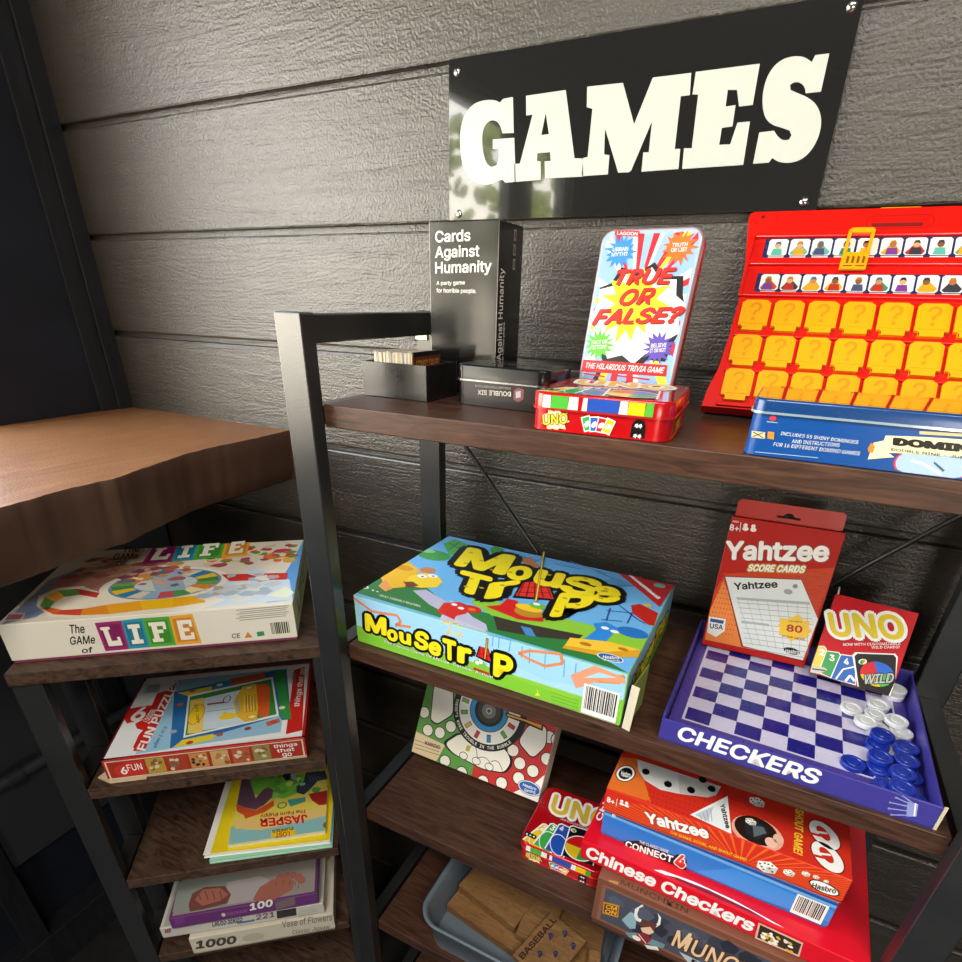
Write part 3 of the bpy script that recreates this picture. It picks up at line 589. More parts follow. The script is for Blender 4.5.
# yellow slider clip
q = [gp(*p) for p in A((525, 140), (612, 140), (578, 285), (488, 275))]; ax, bx, dx, cx_ = q
mb = MB(); W_ = abs(bx[0] - ax[0]); ya, yb = ax[1], cx_[1]
xa = ax[0] + (cx_[0] - ax[0]) * .0; sk_ = (cx_[0] - ax[0])
def sl(a, b): return (ax[0] + sk_ * (ya - b) / (ya - yb) + a, b)
gext(mb, [sl(0, ya - .003), sl(.003, ya), sl(W_ - .003, ya), sl(W_, ya - .003), sl(W_, ya - .006), sl(0, ya - .006)], .004, .0065, YP)
for a in (0, W_ - .0035): gext(mb, [sl(a, yb + .02), sl(a + .0035, yb + .02), sl(a + .0035, ya - .005), sl(a, ya - .005)], .004, .0065, YP)
gext(mb, [sl(0, yb), sl(W_, yb), sl(W_, yb + .021), sl(0, yb + .021)], .004, .0065, YP)
ff = Face(mb, P0 + GN * .0066, gu, gn, wR, .3)
for i in range(4): ff.ab([sl(.005 + i * .0052, yb + .007), sl(.0075 + i * .0052, yb + .007), sl(.0075 + i * .0052, yb + .015), sl(.005 + i * .0052, yb + .0165)], mat('#8a4c05', .5), 1)
for i in range(2): ff.ab([sl(.003 + i * .012, yb + .003), sl(.012 + i * .012, yb + .003), sl(.012 + i * .012, yb + .0045), sl(.003 + i * .012, yb + .0045)], mat('#8a4c05', .5), 1)
mb.build('yellow_slider', gwt)
# flaps
fw = gp(*A((262, 420))[0])[0] - gp(*A((165, 420))[0])[0]; rowsY = []
for yt, yb_, xl in ((368, 472, 165), (481, 588, 135), (596, 702, 108)):
    a = gp(*A((xl + 40, yt))[0]); b_ = gp(*A((xl + 30, yb_))[0]); rowsY.append((b_[1], a[1], xl))
px_ = (gp(*A((762, 400))[0])[0] - gp(*A((182, 385))[0])[0]) / 5
fh = (rowsY[0][1] - rowsY[0][0]) * .95; fw *= .98
mb = MB(); O0 = V((0, 0, 0)); c = .004
gl = [(0, .006), (c, .006), (c, 0), (fw - c, 0), (fw - c, .006), (fw, .006), (fw, fh - c), (fw - c * 1.3, fh), (c, fh), (0, fh - c)]
mb.prism([gu * a + gn * b for a, b in gl], GN * .004, YP)
ins = .0028; gl2 = [(ins, .008), (fw - ins, .008), (fw - ins, fh - c), (fw - c - .001, fh - ins), (c, fh - ins), (ins, fh - c)]
mb.prism([gu * a + gn * b + GN * .0038 for a, b in gl2], GN * .0008, YP)
fq = Face(mb, GN * .0047, gu, gn, fw, fh); QM = mat('#dd9008', .4)
fq.text('?', (fw * .30, fh * .30), (fw * .70, fh * .30), (fw * .30, fh * .90), QM, .6, bold=.01, ab=True)
for a in (c * .5, fw - c * .9): fq.ab([(a + .002, .0005), (a + .003, .0005), (a + .003, .004), (a + .002, .004)], mat('#5a2a04', .5), -3)
me = None; nfl = 0
for ri, (yb_, yt_, xl) in enumerate(rowsY):
    a0 = gp(*A((xl, (368 + 472) / 2 if ri == 0 else (534 if ri == 1 else 650)))[0])[0] 
    for i in range(8):
        a = a0 + i * px_
        if a + fw > wR - .004: continue
        if me is None: o = mb.build('yellow_flap', gwt); me = o.data; me.transform(Matrix.Translation(gwt.location))
        else: o = bpy.data.objects.new('yellow_flap', me); col.objects.link(o); o.parent = gwt
        o.location = P0 + gu * a + gn * yb_ + GN * .001 - gwt.location
mb = MB()
for ri, (yb_, yt_, xl) in enumerate(rowsY): gbox2(mb, gp(*A((xl - 8, 420 + ri * 115))[0])[0], yb_ - .0065, wR - .004, yb_ - .0015, 0, .0035, RP2 if ri == 5 else RP)
mb.build('hinge_rail', gwt)
# ---- blue tin
t, b, l, fb, top, fl = tin('blue_dominoes_tin', 'long blue tin with a cream ribbon banner lying in front of the red board', -.0205, .5605, Z1, -.4, .205, .098, .047, mat('#0b4a94', .3, .0, .5, .1), mat('#123f78', .25, .1, .5, .2), mat('#cfe8f2', .15, .6), r=.010, lidh=.24, lidmat=mat('#1a3d6c', .04, .5, .8, .8))
f = fb[0]; A = crop(690, 190, 3.316); CREAM = G('#efe4b8')
f.text('INCLUDES 55 SHINY DOMINOES', *A((300, 812), (557, 842), (302, 801)), G('#dfeaf2'), bold=.0, shear=.15)
f.text('AND INSTRUCTIONS', *A((337, 838), (496, 852), (338, 826)), G('#dfeaf2'), bold=.0, shear=.15)
f.text('FOR 16 DIFFERENT DOMINO GAMES', *A((276, 848), (562, 880), (278, 836)), G('#dfeaf2'), bold=.0, shear=.15)
f.line(A((215, 868), (425, 888)), .0006, G('#9fb8d2'), 2)
f.px(A((205, 798), (250, 803), (248, 825), (203, 820)), G('#cfc9a0'), 2); f.px(A((258, 800), (280, 803), (278, 828), (256, 824)), G('#c98a3a'), 2); f.line(A((210, 802), (243, 822)), .0006, BLACK, 3); f.line(A((243, 804), (208, 818)), .0006, BLACK, 3)
f.ell(A((275, 757))[0], .0028, .0022, G('#d03a48'), 2, n=12); f.line(A((255, 768), (290, 772)), .0007, G('#9fb8d2'), 2)
B = crop(840, 380, 6.87)
f.px(B((190, 545), (232, 430), (315, 412), (316, 490), (375, 530), (300, 535)), CREAM, 2); f.px(B((190, 470), (215, 430), (240, 455), (225, 500), (195, 495)), G('#c9832f'), 3)
dx = (f.loc(1040, 425)[0]); q0 = f.loc(*B((316, 372))[0]); q1 = f.loc(*B((316, 492))[0]); cx2 = .172
bp = [(q0[0] + (cx2 - q0[0]) * 2 * i / 12, 0) for i in range(13)]; arcf = lambda i: .0035 * (1 - ((i - 6) / 6) ** 2)
f.ab([(min(x, .198), q0[1] - .0006 * i * .2 + arcf(i) - .001) for i, (x, _) in enumerate(bp)] + [(min(x, .198), q1[1] + arcf(i) - .0012) for i, (x, _) in reversed(list(enumerate(bp)))], CREAM, 4)
f.ell(B((630, 585))[0], .0255, .0145, G('#c93a5a'), 2); f.ell(B((630, 583))[0], .0240, .0132, G('#a8c4dc'), 3)
f.px(B((560, 560), (700, 640), (690, 655), (545, 570)), WHITE, 3.3); f.px(B((650, 560), (720, 620), (705, 630), (640, 570)), G('#3a5a78'), 3.6); f.px(B((490, 545), (580, 570), (575, 585), (485, 560)), WHITE, 3.3)
p0, pt = f.loc(*B((360, 447))[0]), f.loc(*B((364, 392))[0])
f.text('DOMINOES', p0, (p0[0] + .079, p0[1] + .0005), (pt[0], pt[1]), BLACK, 6, bold=.12, ab=True)
p0, pt = f.loc(*B((350, 484))[0]), f.loc(*B((352, 466))[0]); f.text('DOUBLE NINE - JUMBO COLOR DOT', p0, (p0[0] + .086, p0[1] - .0005), pt, G('#4a4438'), 6, bold=.02, ab=True)
f.px(B((545, 350), (962, 372), (962, 395), (545, 372)), G('#cdbf8e'), 3.5)
top.rect(.04, .08, .96, .92, mat('#16335c', .03, .5, .8, .9), .5)
b.build('tin_body', t); l.build('lid', t)
# ================================================================= SECOND SHELF
t, l, (f, ft, fr, fl) = gamebox('board_game_box', 'big blue and green board game box with yellow cheese lettering on the middle shelf', 'board game', -.4876, .5690, Z2, -.8, .403, .270, .078, side='#8cc63c')
C8 = crop(330, 500, 2.6); C5 = crop(440, 530, 3.848); C4 = crop(350, 520, 5.66)
GRN, SKY, CHE = G('#7cc242'), G('#6cb2e6'), G('#f2de22')
f.px(C8((58, 238), (775, 450), (765, 500), (560, 470), (480, 430), (330, 385), (70, 300)), G('#9fd0ee'), 1)
f.rect(0.004, .35, .996, .985, G('#a9d6f0'), .6)
f.px(C8((70, 340), (250, 400), (470, 460), (620, 515), (765, 520), (755, 585), (75, 375)), G('#7fc436'), 1.2)
# twisted run, ladders and girders on the front
for pts in (((62, 255), (110, 290), (175, 300), (185, 318), (170, 325), (210, 330)), ((490, 398), (520, 392), (600, 400), (605, 425), (560, 432), (520, 415), (490, 398)), ((640, 480), (700, 460), (765, 458), (755, 475), (680, 470), (640, 480))): f.line(C8(*pts), .0042, G('#d98a5a'), 1.6)
f.px(C8((625, 455), (690, 430), (765, 462), (768, 478), (700, 470), (640, 490)), G('#e09a76'), 1.7); f.px(C8((660, 462), (700, 448), (745, 462), (700, 462)), G('#a9d6f0'), 1.9)
for a, b_ in (((318, 318), (300, 360)), ((330, 318), (345, 360)), ((305, 345), (342, 352)), ((290, 320), (322, 318))): f.line(C8(a, b_), .0022, G('#e8c766'), 1.8)
for a, b_ in (((410, 350), (470, 365)), ((425, 352), (422, 380)), ((470, 365), (465, 395)), ((440, 358), (438, 385)), ((500, 380), (498, 410)), ((560, 400), (558, 440)), ((610, 415), (608, 460)), ((520, 385), (518, 425)), ((640, 425), (638, 450))): f.line(C8(a, b_), .0014, G('#5f9fcc'), 1.5)
def cheese(f, s, p0, p1, pt, lay, outw=.10, hx=CHE):
    f.text(s, p0, p1, pt, hx, lay, bold=.075, out=BLACK, outw=outw)
def bline(f, C, parts, lay, lx=CHE, ow=.1):
    for s, a, b_, c in parts: f.text(s, *C(a, b_, c), G('#0b0b0b'), lay, bold=.075 + ow * 1.5, nb=.04)
    for s, a, b_, c in parts: f.text(s, *C(a, b_, c), lx, lay + 2.2, bold=.075, nb=.04)
bline(f, C4, (('M', (92, 622), (205, 652), (88, 528)), ('o', (212, 672), (268, 690), (214, 612)), ('u', (285, 690), (345, 708), (282, 630)), ('S', (365, 718), (440, 740), (372, 622)), ('e', (448, 752), (512, 772), (452, 682)), ('T', (530, 778), (600, 800), (528, 668)), ('r', (612, 800), (680, 822), (615, 712)), ('P', (815, 878), (915, 905), (820, 752))), 3)
f.px(C4((712, 772), (730, 712), (785, 728), (805, 800), (790, 810), (765, 800)), BLACK, 4); f.px(C4((722, 768), (738, 716), (782, 732), (798, 800)), G('#d8282a'), 5)
for k in (0, 1, 2): f.line(C4((738 + 16 * k, 722 + 4 * k), (735 + 22 * k, 775 + 7 * k)), .0011, G('#7a1012'), 6)
f.line(C4((728, 750), (792, 770)), .0011, G('#7a1012'), 6); f.line(C4((778, 668), (765, 790)), .0034, BLACK, 5.5); f.line(C4((778, 672), (765, 785)), .0018, G('#e8a82a'), 7)
f.ell(C4((735, 812))[0], .009, .006, G('#7cc242'), 7); f.ell(C4((722, 806))[0], .003, .003, WHITE, 8); f.ell(C4((742, 802))[0], .003, .003, WHITE, 8); f.line(C4((700, 838), (790, 872)), .004, G('#b8301c'), 4)
f.text('The Classic Game Of Mouse-Catchin\' Action!', *C4((192, 690), (808, 895), (194, 677)), WHITE, 8, bold=.02, out=G('#2f5a1c'), outw=.05)
f.ab([f.loc(*p) for p in C8((538, 490), (543, 500), (540, 500), (547, 508), (533, 508), (540, 500))], G('#f6e33a'), 3)
q = [f.loc(*p) for p in C8((652, 548), (738, 578))]; f.barcode(q[0][0] / .403, .05, (q[1][0] + .002) / .403, .62)
for k in range(4): f.line(C8((575, 500 + k * 9), (645, 522 + k * 9)), .0006, G('#4a7a2c'), 2)
# top art
f = ft; f.rect(.003, .003, .997, .997, SKY, .5)
f.px(C8((58, 238), (150, 180), (220, 200), (300, 270), (480, 310), (640, 370), (775, 450)), G('#2f7a3c'), 1)
f.px(C5((140, 250), (300, 300), (560, 360), (800, 420), (775, 495), (560, 430), (330, 380), (200, 330), (120, 280)), G('#8cc63c'), 1.3)
f.px(C5((205, 330), (280, 350), (400, 375), (550, 405), (530, 425), (400, 415), (300, 400), (220, 385)), G('#3a352c'), 1.8); f.px(C5((310, 370), (350, 378), (370, 412), (330, 405)), G('#4a86c2'), 2)
f.px(C5((0, 340), (40, 270), (80, 290), (150, 360), (180, 395), (0, 345)), G('#c3c0d6'), 1.6); f.px(C4((355, 400), (430, 395), (640, 520), (770, 590), (780, 630), (600, 560), (450, 480)), G('#b9b7cf'), 1.7)
# green boot
f.ell(C4((475, 200))[0], .030, .020, G('#3f9a4a'), 2); f.ell(C4((440, 175))[0], .014, .008, G('#86d07e'), 2.4); f.px(C4((530, 135), (590, 108), (680, 145), (640, 185), (560, 200)), G('#4aa84e'), 2.2); f.line(C4((560, 130), (640, 175)), .003, G('#2c6e38'), 2.6); f.line(C4((620, 125), (560, 170)), .003, G('#2c6e38'), 2.6)
# yellow mouse (plain cartoon mouse)
f.px(C4((150, 320), (190, 255), (330, 235), (400, 290), (330, 340), (310, 380), (200, 390)), G('#e9b62c'), 2); f.ell(C4((305, 268))[0], .022, .013, G('#e8c233'), 2.3); f.ell(C4((308, 272))[0], .0165, .009, G('#d8931f'), 2.6)
f.ell(C4((440, 285))[0], .013, .010, G('#c77c44'), 2.4); f.px(C4((310, 350), (340, 318), (420, 300), (500, 320), (525, 352), (490, 382), (400, 385), (330, 372)), G('#f2cf2e'), 3); f.px(C4((300, 350), (355, 350), (390, 372), (330, 385)), G('#7a3b1c'), 3.4)
for c in ((408, 320), (468, 318)): f.ell(C4(c)[0], .0085, .0060, WHITE, 4, n=14); f.ell(C4((c[0] + 3, c[1] + 2))[0], .0025, .002, BLACK, 5, n=8)
f.px(C4((160, 375), (200, 335), (240, 390), (200, 405)), G('#e49a58'), 3)
f.ell(C4((85, 382))[0], .0062, .0045, WHITE, 2); f.ell(C4((85, 384))[0], .0035, .0025, G('#2f7a3c'), 3)
for c in ((130, 398), (155, 406)): f.ell(C4(c)[0], .002, .0018, WHITE, 2, n=8)
f.text('ADULT ASSEMBLY REQUIRED', *C4((165, 430), (400, 495), (168, 420)), WHITE, 2)
f.text('WARNING:', *C4((605, 92), (710, 108), (608, 80)), G('#1c3a5c'), 2)
# red and blue mice
f.px(C4((490, 520), (530, 470), (620, 465), (680, 490), (660, 530), (600, 545), (590, 565)), G('#cf2c22'), 2.4); f.ell(C4((685, 505))[0], .0155, .010, G('#c9241e'), 2.6); f.ell(C4((690, 508))[0], .0062, .004, G('#e9702c'), 3); f.ell(C4((590, 480))[0], .0048, .0034, WHITE, 3); f.ell(C4((628, 500))[0], .0048, .0034, WHITE, 3)
f.px(C5((555, 420), (600, 385), (590, 360), (640, 355), (690, 380), (660, 405), (630, 440), (580, 435)), G('#2f86d8'), 2.4); f.ell(C5((740, 395))[0], .021, .013, G('#2a72c0'), 2.2); f.ell(C5((635, 378))[0], .0055, .004, WHITE, 3); f.ell(C5((672, 392))[0], .006, .004, WHITE, 3)
for a, b_ in (((640, 310), (740, 320)), ((740, 320), (720, 360)), ((690, 290), (760, 345)), ((620, 345), (700, 352)), ((655, 300), (640, 350)), ((760, 345), (790, 360))): f.line(C5(a, b_), .0024, G('#2c4f9a'), 2)
for a, b_ in (((300, 95), (380, 120)), ((330, 130), (400, 110)), ((500, 120), (640, 170)), ((440, 130), (540, 150)), ((600, 160), (700, 200)), ((640, 215), (760, 215))): f.line(C5(a, b_), .002, G('#3a66a8'), 1.6)
f.px(C5((310, 110), (350, 105), (385, 140), (340, 160)), G('#b87a4a'), 1.7)
for i in range(8): f.line(C5((590 + i * 10, 200 - i * 2), (700 + i * 8, 222 - i)), .001, G('#3c5f9e'), 1.5)
f.px(C5((190, 75), (215, 60), (250, 75), (235, 90), (200, 92)), G('#3f9a3c'), 2)
# red flag top right, wedge of cheese bottom right
f.px(C5((695, 153), (908, 200), (845, 297)), G('#c9262c'), 3); f.px(C5((730, 165), (750, 165), (850, 262), (838, 268)), WHITE, 3.3)
f.text('INCLUDES!', *C5((752, 180), (838, 258), (772, 180)), G('#c9262c'), 4, bold=.03); f.ell(C5((845, 215))[0], .009, .007, G('#7ab8a8'), 4)
f.px(C5((735, 290), (770, 285), (840, 320), (845, 375), (800, 365), (740, 320)), G('#b8241c'), 2.5); f.ell(C5((800, 290))[0], .006, .005, G('#d8b83a'), 3)
f.px(C5((500, 420), (640, 440), (790, 470), (775, 495), (640, 490), (470, 455)), G('#d9a02a'), 2.5); f.px(C5((500, 415), (650, 430), (800, 470), (640, 470), (480, 445)), G('#f0c53a'), 2.7); f.ell(C5((560, 440))[0], .008, .004, G('#b8781c'), 3.2); f.ell(C5((705, 460))[0], .007, .0035, G('#b8781c'), 3.2)
f.ell(C5((655, 493))[0], .0165, .0085, WHITE, 4); f.ell(C5((655, 493))[0], .0150, .0072, G('#2a5fa6'), 5); f.text('Hasbro', *C5((625, 496), (688, 500), (628, 484)), WHITE, 6, bold=.03); f.text('Gaming', *C5((630, 505), (690, 508), (630, 499)), WHITE, 6)
# title
bline(f, C5, (('M', (57, 136), (243, 174), (112, 70)), ('o', (255, 190), (345, 195), (270, 140)), ('u', (355, 205), (455, 225), (385, 155)), ('S', (455, 235), (590, 262), (500, 175)), ('e', (575, 275), (692, 280), (575, 218)), ('T', (52, 230), (172, 262), (86, 158)), ('r', (176, 266), (285, 256), (200, 206)), ('P', (425, 334), (562, 334), (468, 246))), 6)
R = random.Random(3)
for c in ((120, 90), (160, 120), (215, 110), (100, 130), (200, 155), (270, 165), (420, 175), (390, 190), (520, 200), (560, 190), (640, 230), (620, 265), (120, 190), (160, 225), (240, 215), (480, 265), (530, 290), (450, 315), (100, 220)): f.ell(C5(c)[0], .0042, .0026, G('#b9a51a'), 8.7, n=10)
f.px(C5((278, 262), (315, 198), (415, 192), (450, 275)), BLACK, 6); f.px(C5((290, 255), (322, 203), (410, 198), (438, 268)), G('#d8322c'), 7)
for k in range(5): f.line(C5((325 + k * 20, 203 - k), (300 + k * 32, 256 + k * 2)), .0018, G('#7a1216'), 8)
for yy in (222, 242): f.line(C5((308, yy), (425, yy + 2)), .0018, G('#7a1216'), 8)
f.line(C5((400, 85), (368, 280)), .0036, G('#8a6a1c'), 9); f.line(C5((400, 87), (368, 278)), .0020, G('#e9c83a'), 9.4)
f.px(C5((175, 295), (230, 290), (260, 265), (300, 275), (300, 320), (400, 340), (395, 355), (300, 345), (200, 305)), G('#cf2020'), 5); f.ell(C5((340, 318))[0], .0205, .0140, G('#b8862a'), 6); f.ell(C5((342, 302))[0], .0205, .0095, G('#f0c62e'), 7); f.ell(C5((375, 295))[0], .0125, .0075, G('#6cb83c'), 8); f.ell(C5((372, 288))[0], .0052, .004, WHITE, 9)
# right end
f = fr; f.rect(.004, .01, .996, .99, G('#8fc6e8'), .6); f.uv([(0.01, .02), (.99, .02), (.99, .40), (.5, .5), (.01, .36)], G('#6ab83a'), 1); f.uv([(.3, .3), (.75, .35), (.7, .7), (.4, .6)], G('#d98a2a'), 1.2)
f.text('MouseTrap', (.03, .022), (.245, .024), (.03, .055), CHE, 5, bold=.07, out=BLACK, outw=.1, ab=True)
l.build('lid', t)
mb = MB(); O = V((-.4876 + .403, .5690 - .0056, H + Z2)) + V((.0025, 0, .0)); uu = V((.31, -.12, 0)).normalized()
O2 = O + V((.0, -.001, .0012)); mb.box(O2, V((.010, -.0025, 0)), V((.0002, .0012, 0)), V((.003, -.001, .066)), G('#cfc6ae'), .0002); ff = Face(mb, O2 + V((.022, -.005, .001)), V((.01, .05, 0)), V((0, 0, 1)), .05, .06)
mb.box(O + V((.004, .004, .001)), V((.006, .055, 0)), V((.0012, -.0002, 0)), V((0, 0, .062)), G('#8a9a4a'), .0002); mb.build('open_flap', t)
# ---- checkers tray
O = V((-.0390, .5665, H + Z2 + .0006)); u, v_, n_ = frame(rad(-1.4)); w_, d_, h_, k = .273, .262, .030, .0025
PUR = mat('#3c378c', .34, 0, .5, 0, .06)
t = thing('checkers_tray', 'open purple box tray with white lettering holding a checkerboard', 'board game', O)
mb = MB()
mb.box(O, u * w_, v_ * d_, n_ * .002, PUR); mb.box(O, u * w_, v_ * k, n_ * h_, PUR, .0008); mb.box(O + v_ * (d_ - k), u * w_, v_ * k, n_ * (h_ + .004), PUR, .0008)
mb.box(O + v_ * k, u * k, v_ * (d_ - 2 * k), n_ * (h_ + .006), PUR, .0008); mb.box(O + v_ * k + u * (w_ - k), u * k, v_ * (d_ - 2 * k), n_ * h_, PUR, .0008)
mb.box(O + u * (w_ + .0002) + v_ * .0005, u * .0030, v_ * .001, n_ * (h_ + .001), mat('#cfc3a4', .6))
C1 = crop(640, 480, 2.672); f = Face(mb, O, u, n_, w_, h_)
f.text('CHECKERS', *C1((95, 690), (470, 815), (110, 655)), WHITE, 2, bold=.05)
CR = G('#8f96cc')
KC = crop(820, 780, 5.286); f.px(KC((462, 112), (520, 128), (510, 193), (456, 192)), CR, 2); f.line(KC((505, 122), (498, 190)), .0012, WHITE, 2.3)
for a, b_ in (((372, 118), (462, 138)), ((403, 93), (468, 122)), ((440, 85), (492, 122)), ((365, 150), (458, 162)), ((378, 183), (458, 185))): f.line(KC(a, b_), .0014, CR, 2); f.ell(KC(a)[0], .0013, .0013, CR, 2, n=8)
fr_ = Face(mb, O + u * (w_ - k) , -v_, n_, d_, h_)
mb.build('tray', t)
zb = Z2 + .0025; NB = V((0, 0, 1)); bz = H + zb + .004
def bp(x, y): return hit(x, y, V((0, 0, bz)), NB)
b0 = O + u * .004 + v_ * .004 + V((0, 0, .0026))
brd = thing('checkerboard', 'blue and white checkerboard lying inside the purple tray', 'game board', b0 + u * .1 + v_ * .1)
mb = MB(); mb.box(b0, u * .262, v_ * .252, n_ * .004, mat('#4b3f92', .28, 0, .5, .2), .0005)
f = Face(mb, b0 + n_ * .004, u, v_, .262, .252)
NVY = mat('#1d1d7c', .25, 0, .5, .2); PAL = mat('#cfcbe2', .25, 0, .5, .2)
ga = f.loc(713, 642); gb = f.loc(687.5, 720); sq = .0262
ox, oy = f.loc(711, 642)[0], f.loc(711, 642)[1]
sx = .0288; sy2 = .0257
f.ab([(ox - .003, oy - 8 * sy2 - .003), (ox + 8 * sx + .002, oy - 8 * sy2 - .003), (ox + 8 * sx + .002, oy + .003), (ox - .003, oy + .003)], PAL, .6)
for i in range(8):
    for j in range(8):
        if (i + j) % 2: f.ab([(ox + i * sx, oy - (j + 1) * sy2), (ox + (i + 1) * sx, oy - (j + 1) * sy2), (ox + (i + 1) * sx, oy - j * sy2), (ox + i * sx, oy - j * sy2)], NVY, 1.2)
mb.build('board', brd)
# pieces
def piece(hx, label, group):
    r, hgt = .0125, .0062; N = 32; prof = [(r * .96, 0), (r, .0008), (r, hgt - .0008), (r * .95, hgt), (r * .72, hgt), (r * .68, hgt - .0008), (r * .5, hgt - .0008), (r * .46, hgt - .0002), (.0001, hgt - .0002)]
    mb = MB(); vs = [(a * cos(2 * pi * i / N), a * sin(2 * pi * i / N), z) for a, z in prof for i in range(N)]
    mb.add(vs, [[k_ * N + i, k_ * N + (i + 1) % N, (k_ + 1) * N + (i + 1) % N, (k_ + 1) * N + i] for k_ in range(len(prof) - 1) for i in range(N)] + [list(range(N))[::-1]], mat(hx, .3, 0, .5, .15))
    o = mb.build('checker_piece', loc=(0, 0, 0)); return tag(o, label, 'game piece', group)
TOPB = bz + .0005
WP = [(852, 707, 0), (879, 704, 0), (867, 721, 1), (876, 713, 0), (897, 720, 1), (899, 731, 0), (880, 727, 0), (895, 681, 1), (894, 693, 0)]
BP = [(886, 736, 1), (878, 744, 0), (881, 756, 1), (859, 763, 0), (903, 747, 1), (906, 760, 1), (874, 766, 0), (904, 772, 1), (903, 783, 1), (897, 790, 0), (913, 776, 0), (908, 795, 0)]
def put(hx, lst, label, group):
    src = None; done = []
    for x, y, lv in lst:
        o = piece(hx, label, group) if src is None else src.copy()
        if src is None: src = o
        else: col.objects.link(o)
        p = hit(x, y, V((0, 0, TOPB + .006 * (lv + 1))), NB)
        o.location = (p.x, p.y, TOPB + .0066 * lv); done.append(o)
    return done
PC = put('#dcdfe0', WP, 'white checker piece heaped with others at the right side of the checkerboard', 'white checker pieces') + put('#16309a', BP, 'blue checker piece heaped near the front right corner of the checkerboard', 'blue checker pieces')
# relax pieces so that those at the same level do not cut into one another
for it in range(60):
    for i, a in enumerate(PC):
        for b_ in PC[i + 1:]:
            if abs(a.location.z - b_.location.z) < .005:
                d = V((b_.location.x - a.location.x, b_.location.y - a.location.y, 0)); L_ = d.length or .001
                if L_ < .0252: s_ = d / L_ * (.0254 - L_) / 2; a.location -= s_; b_.location += s_
    for a in PC:
        q = a.location - O; x_ = q.dot(u); y_ = q.dot(v_)
        a.location += u * (min(max(x_, .02), w_ - .0165) - x_) + v_ * (min(max(y_, .0175), d_ - .03) - y_)
# ---- score card box standing in the tray
def standing(name, label, cat, x, y, z, yaw, tilt, w, d, h, hx, side):
    O = V((x, y, H + z)); u, v_, n_ = frame(rad(yaw), rad(tilt)); t = thing(name, label, cat, O + v_ * d)
    mb = MB(); mb.box(O, u * w, v_ * d, n_ * h, mat(side, .4), .0008); f = Face(mb, O, u, n_, w, h); f.rect(.004, .003, .996, .997, mat(hx, .5, 0, .3), .4); return t, mb, f, (O, u, v_, n_)
t, mb, f, (O, u, v_, n_) = standing('score_card_box', 'tall red and orange score card box with hanging tab standing behind the checkerboard', 'box', -.0235, .7975, Z2 + .010, 2.5, 9.0, .1385, .017, .194, '#b8150c', '#8f1a14')
C6 = crop(690, 490, 4.183); OR = G('#e5702c')
f.px(C6((60, 625), (95, 420), (150, 350), (640, 330), (540, 500), (482, 715)), mat('#cc4016', .5, 0, .3), .8); f.px(C6((62, 625), (85, 500), (140, 380), (220, 560), (250, 665)), G('#e9843a'), 1)
for i in range(13):
    for j in range(11):
        p = (448 + i * 15 - j * 6, 345 + j * 16 + i * 1.5)
        if p[0] < 640 - j * 12 and p[0] > 440: f.ell(C6(p)[0], .0012, .0012, G('#a81a16'), 1.6, n=6)
for i in range(9):
    for j in range(14):
        p = (150 + i * 13 - j * 6, 330 + j * 20 + i * 2)
        if 70 + j * 0 < p[0] < 150 + j * 6: f.ell(C6(p)[0], .0011, .0011, G('#c9521c'), 1.6, n=6)
f.text('Yahtzee', *C6((152, 292), (582, 300), (150, 212)), WHITE, 4, bold=.06, shear=.08, out=G('#9c1c12'), outw=.05)
f.text('SCORE CARDS', *C6((240, 338), (478, 346), (246, 310)), WHITE, 5, bold=.05, shear=.15, out=G('#c9a01c'), outw=.16)
f.text('8+', *C6((165, 168), (203, 173), (168, 142)), WHITE, 3, bold=.04); f.line(C6((213, 135), (208, 175)), .0008, WHITE, 3); f.text('AGES', *C6((178, 134), (203, 137), (179, 126)), WHITE, 3)
for c in ((232, 148), (265, 152)): f.ell(C6(c)[0], .0028, .0030, WHITE, 3, n=10); f.ell(C6((c[0], c[1] + 14))[0], .0040, .0030, WHITE, 3, n=10)
f.px(C6((143, 360), (468, 372), (540, 545), (470, 718), (215, 655)), G('#8a1c14'), 2); f.px(C6((148, 363), (465, 376), (535, 540), (472, 712), (222, 652)), G('#dfe3e0'), 3)
f.text('Yahtzee', *C6((186, 418), (368, 408), (182, 388)), BLACK, 4, bold=.05)
for k in range(11): f.line(C6((193 + k * 4.2, 450 + k * 21), (min(500 + k * 3, 528) - max(0, k - 4) * 9, 470 + k * 23)), .0007, G('#8f9a98'), 4)
for k in range(8): f.line(C6((196 + k * 42, 450 + k * 3), (262 + k * 33, 648 + k * 6)), .0005, G('#a0aaa8'), 4)
f.px(C6((195, 448), (500, 468), (503, 480), (198, 458)), G('#aab4b2'), 4.3); f.px(C6((213, 545), (330, 560), (333, 570), (216, 555)), G('#aab4b2'), 4.3)
f.ell(C6((410, 425))[0], .0055, .0038, G('#9aa29f'), 5, n=12); f.ell(C6((440, 402))[0], .0032, .003, G('#7d8482'), 5, n=10)
f.burst(C6((437, 578))[0], .0150, .0215, 4, G('#f1c232'), 5, 1.05, .06); f.px(C6((378, 535), (500, 548), (490, 620), (372, 606)), G('#f1c232'), 5.5)
f.text('80', *C6((402, 590), (468, 598), (405, 560)), G('#a8201c'), 7, bold=.05); f.text('Contains', *C6((412, 550), (468, 555), (413, 543)), G('#7a4a10'), 7); f.text('score cards', *C6((385, 612), (478, 628), (387, 602)), G('#7a4a10'), 7)
f.px(C6((80, 528), (150, 540), (145, 590), (108, 615), (72, 595)), G('#e9e9e4'), 3); f.px(C6((86, 536), (143, 546), (138, 560), (84, 550)), G('#2f4a8a'), 3.4); f.text('USA', *C6((82, 577), (137, 585), (84, 556)), G('#1f2a4a'), 4, bold=.04)
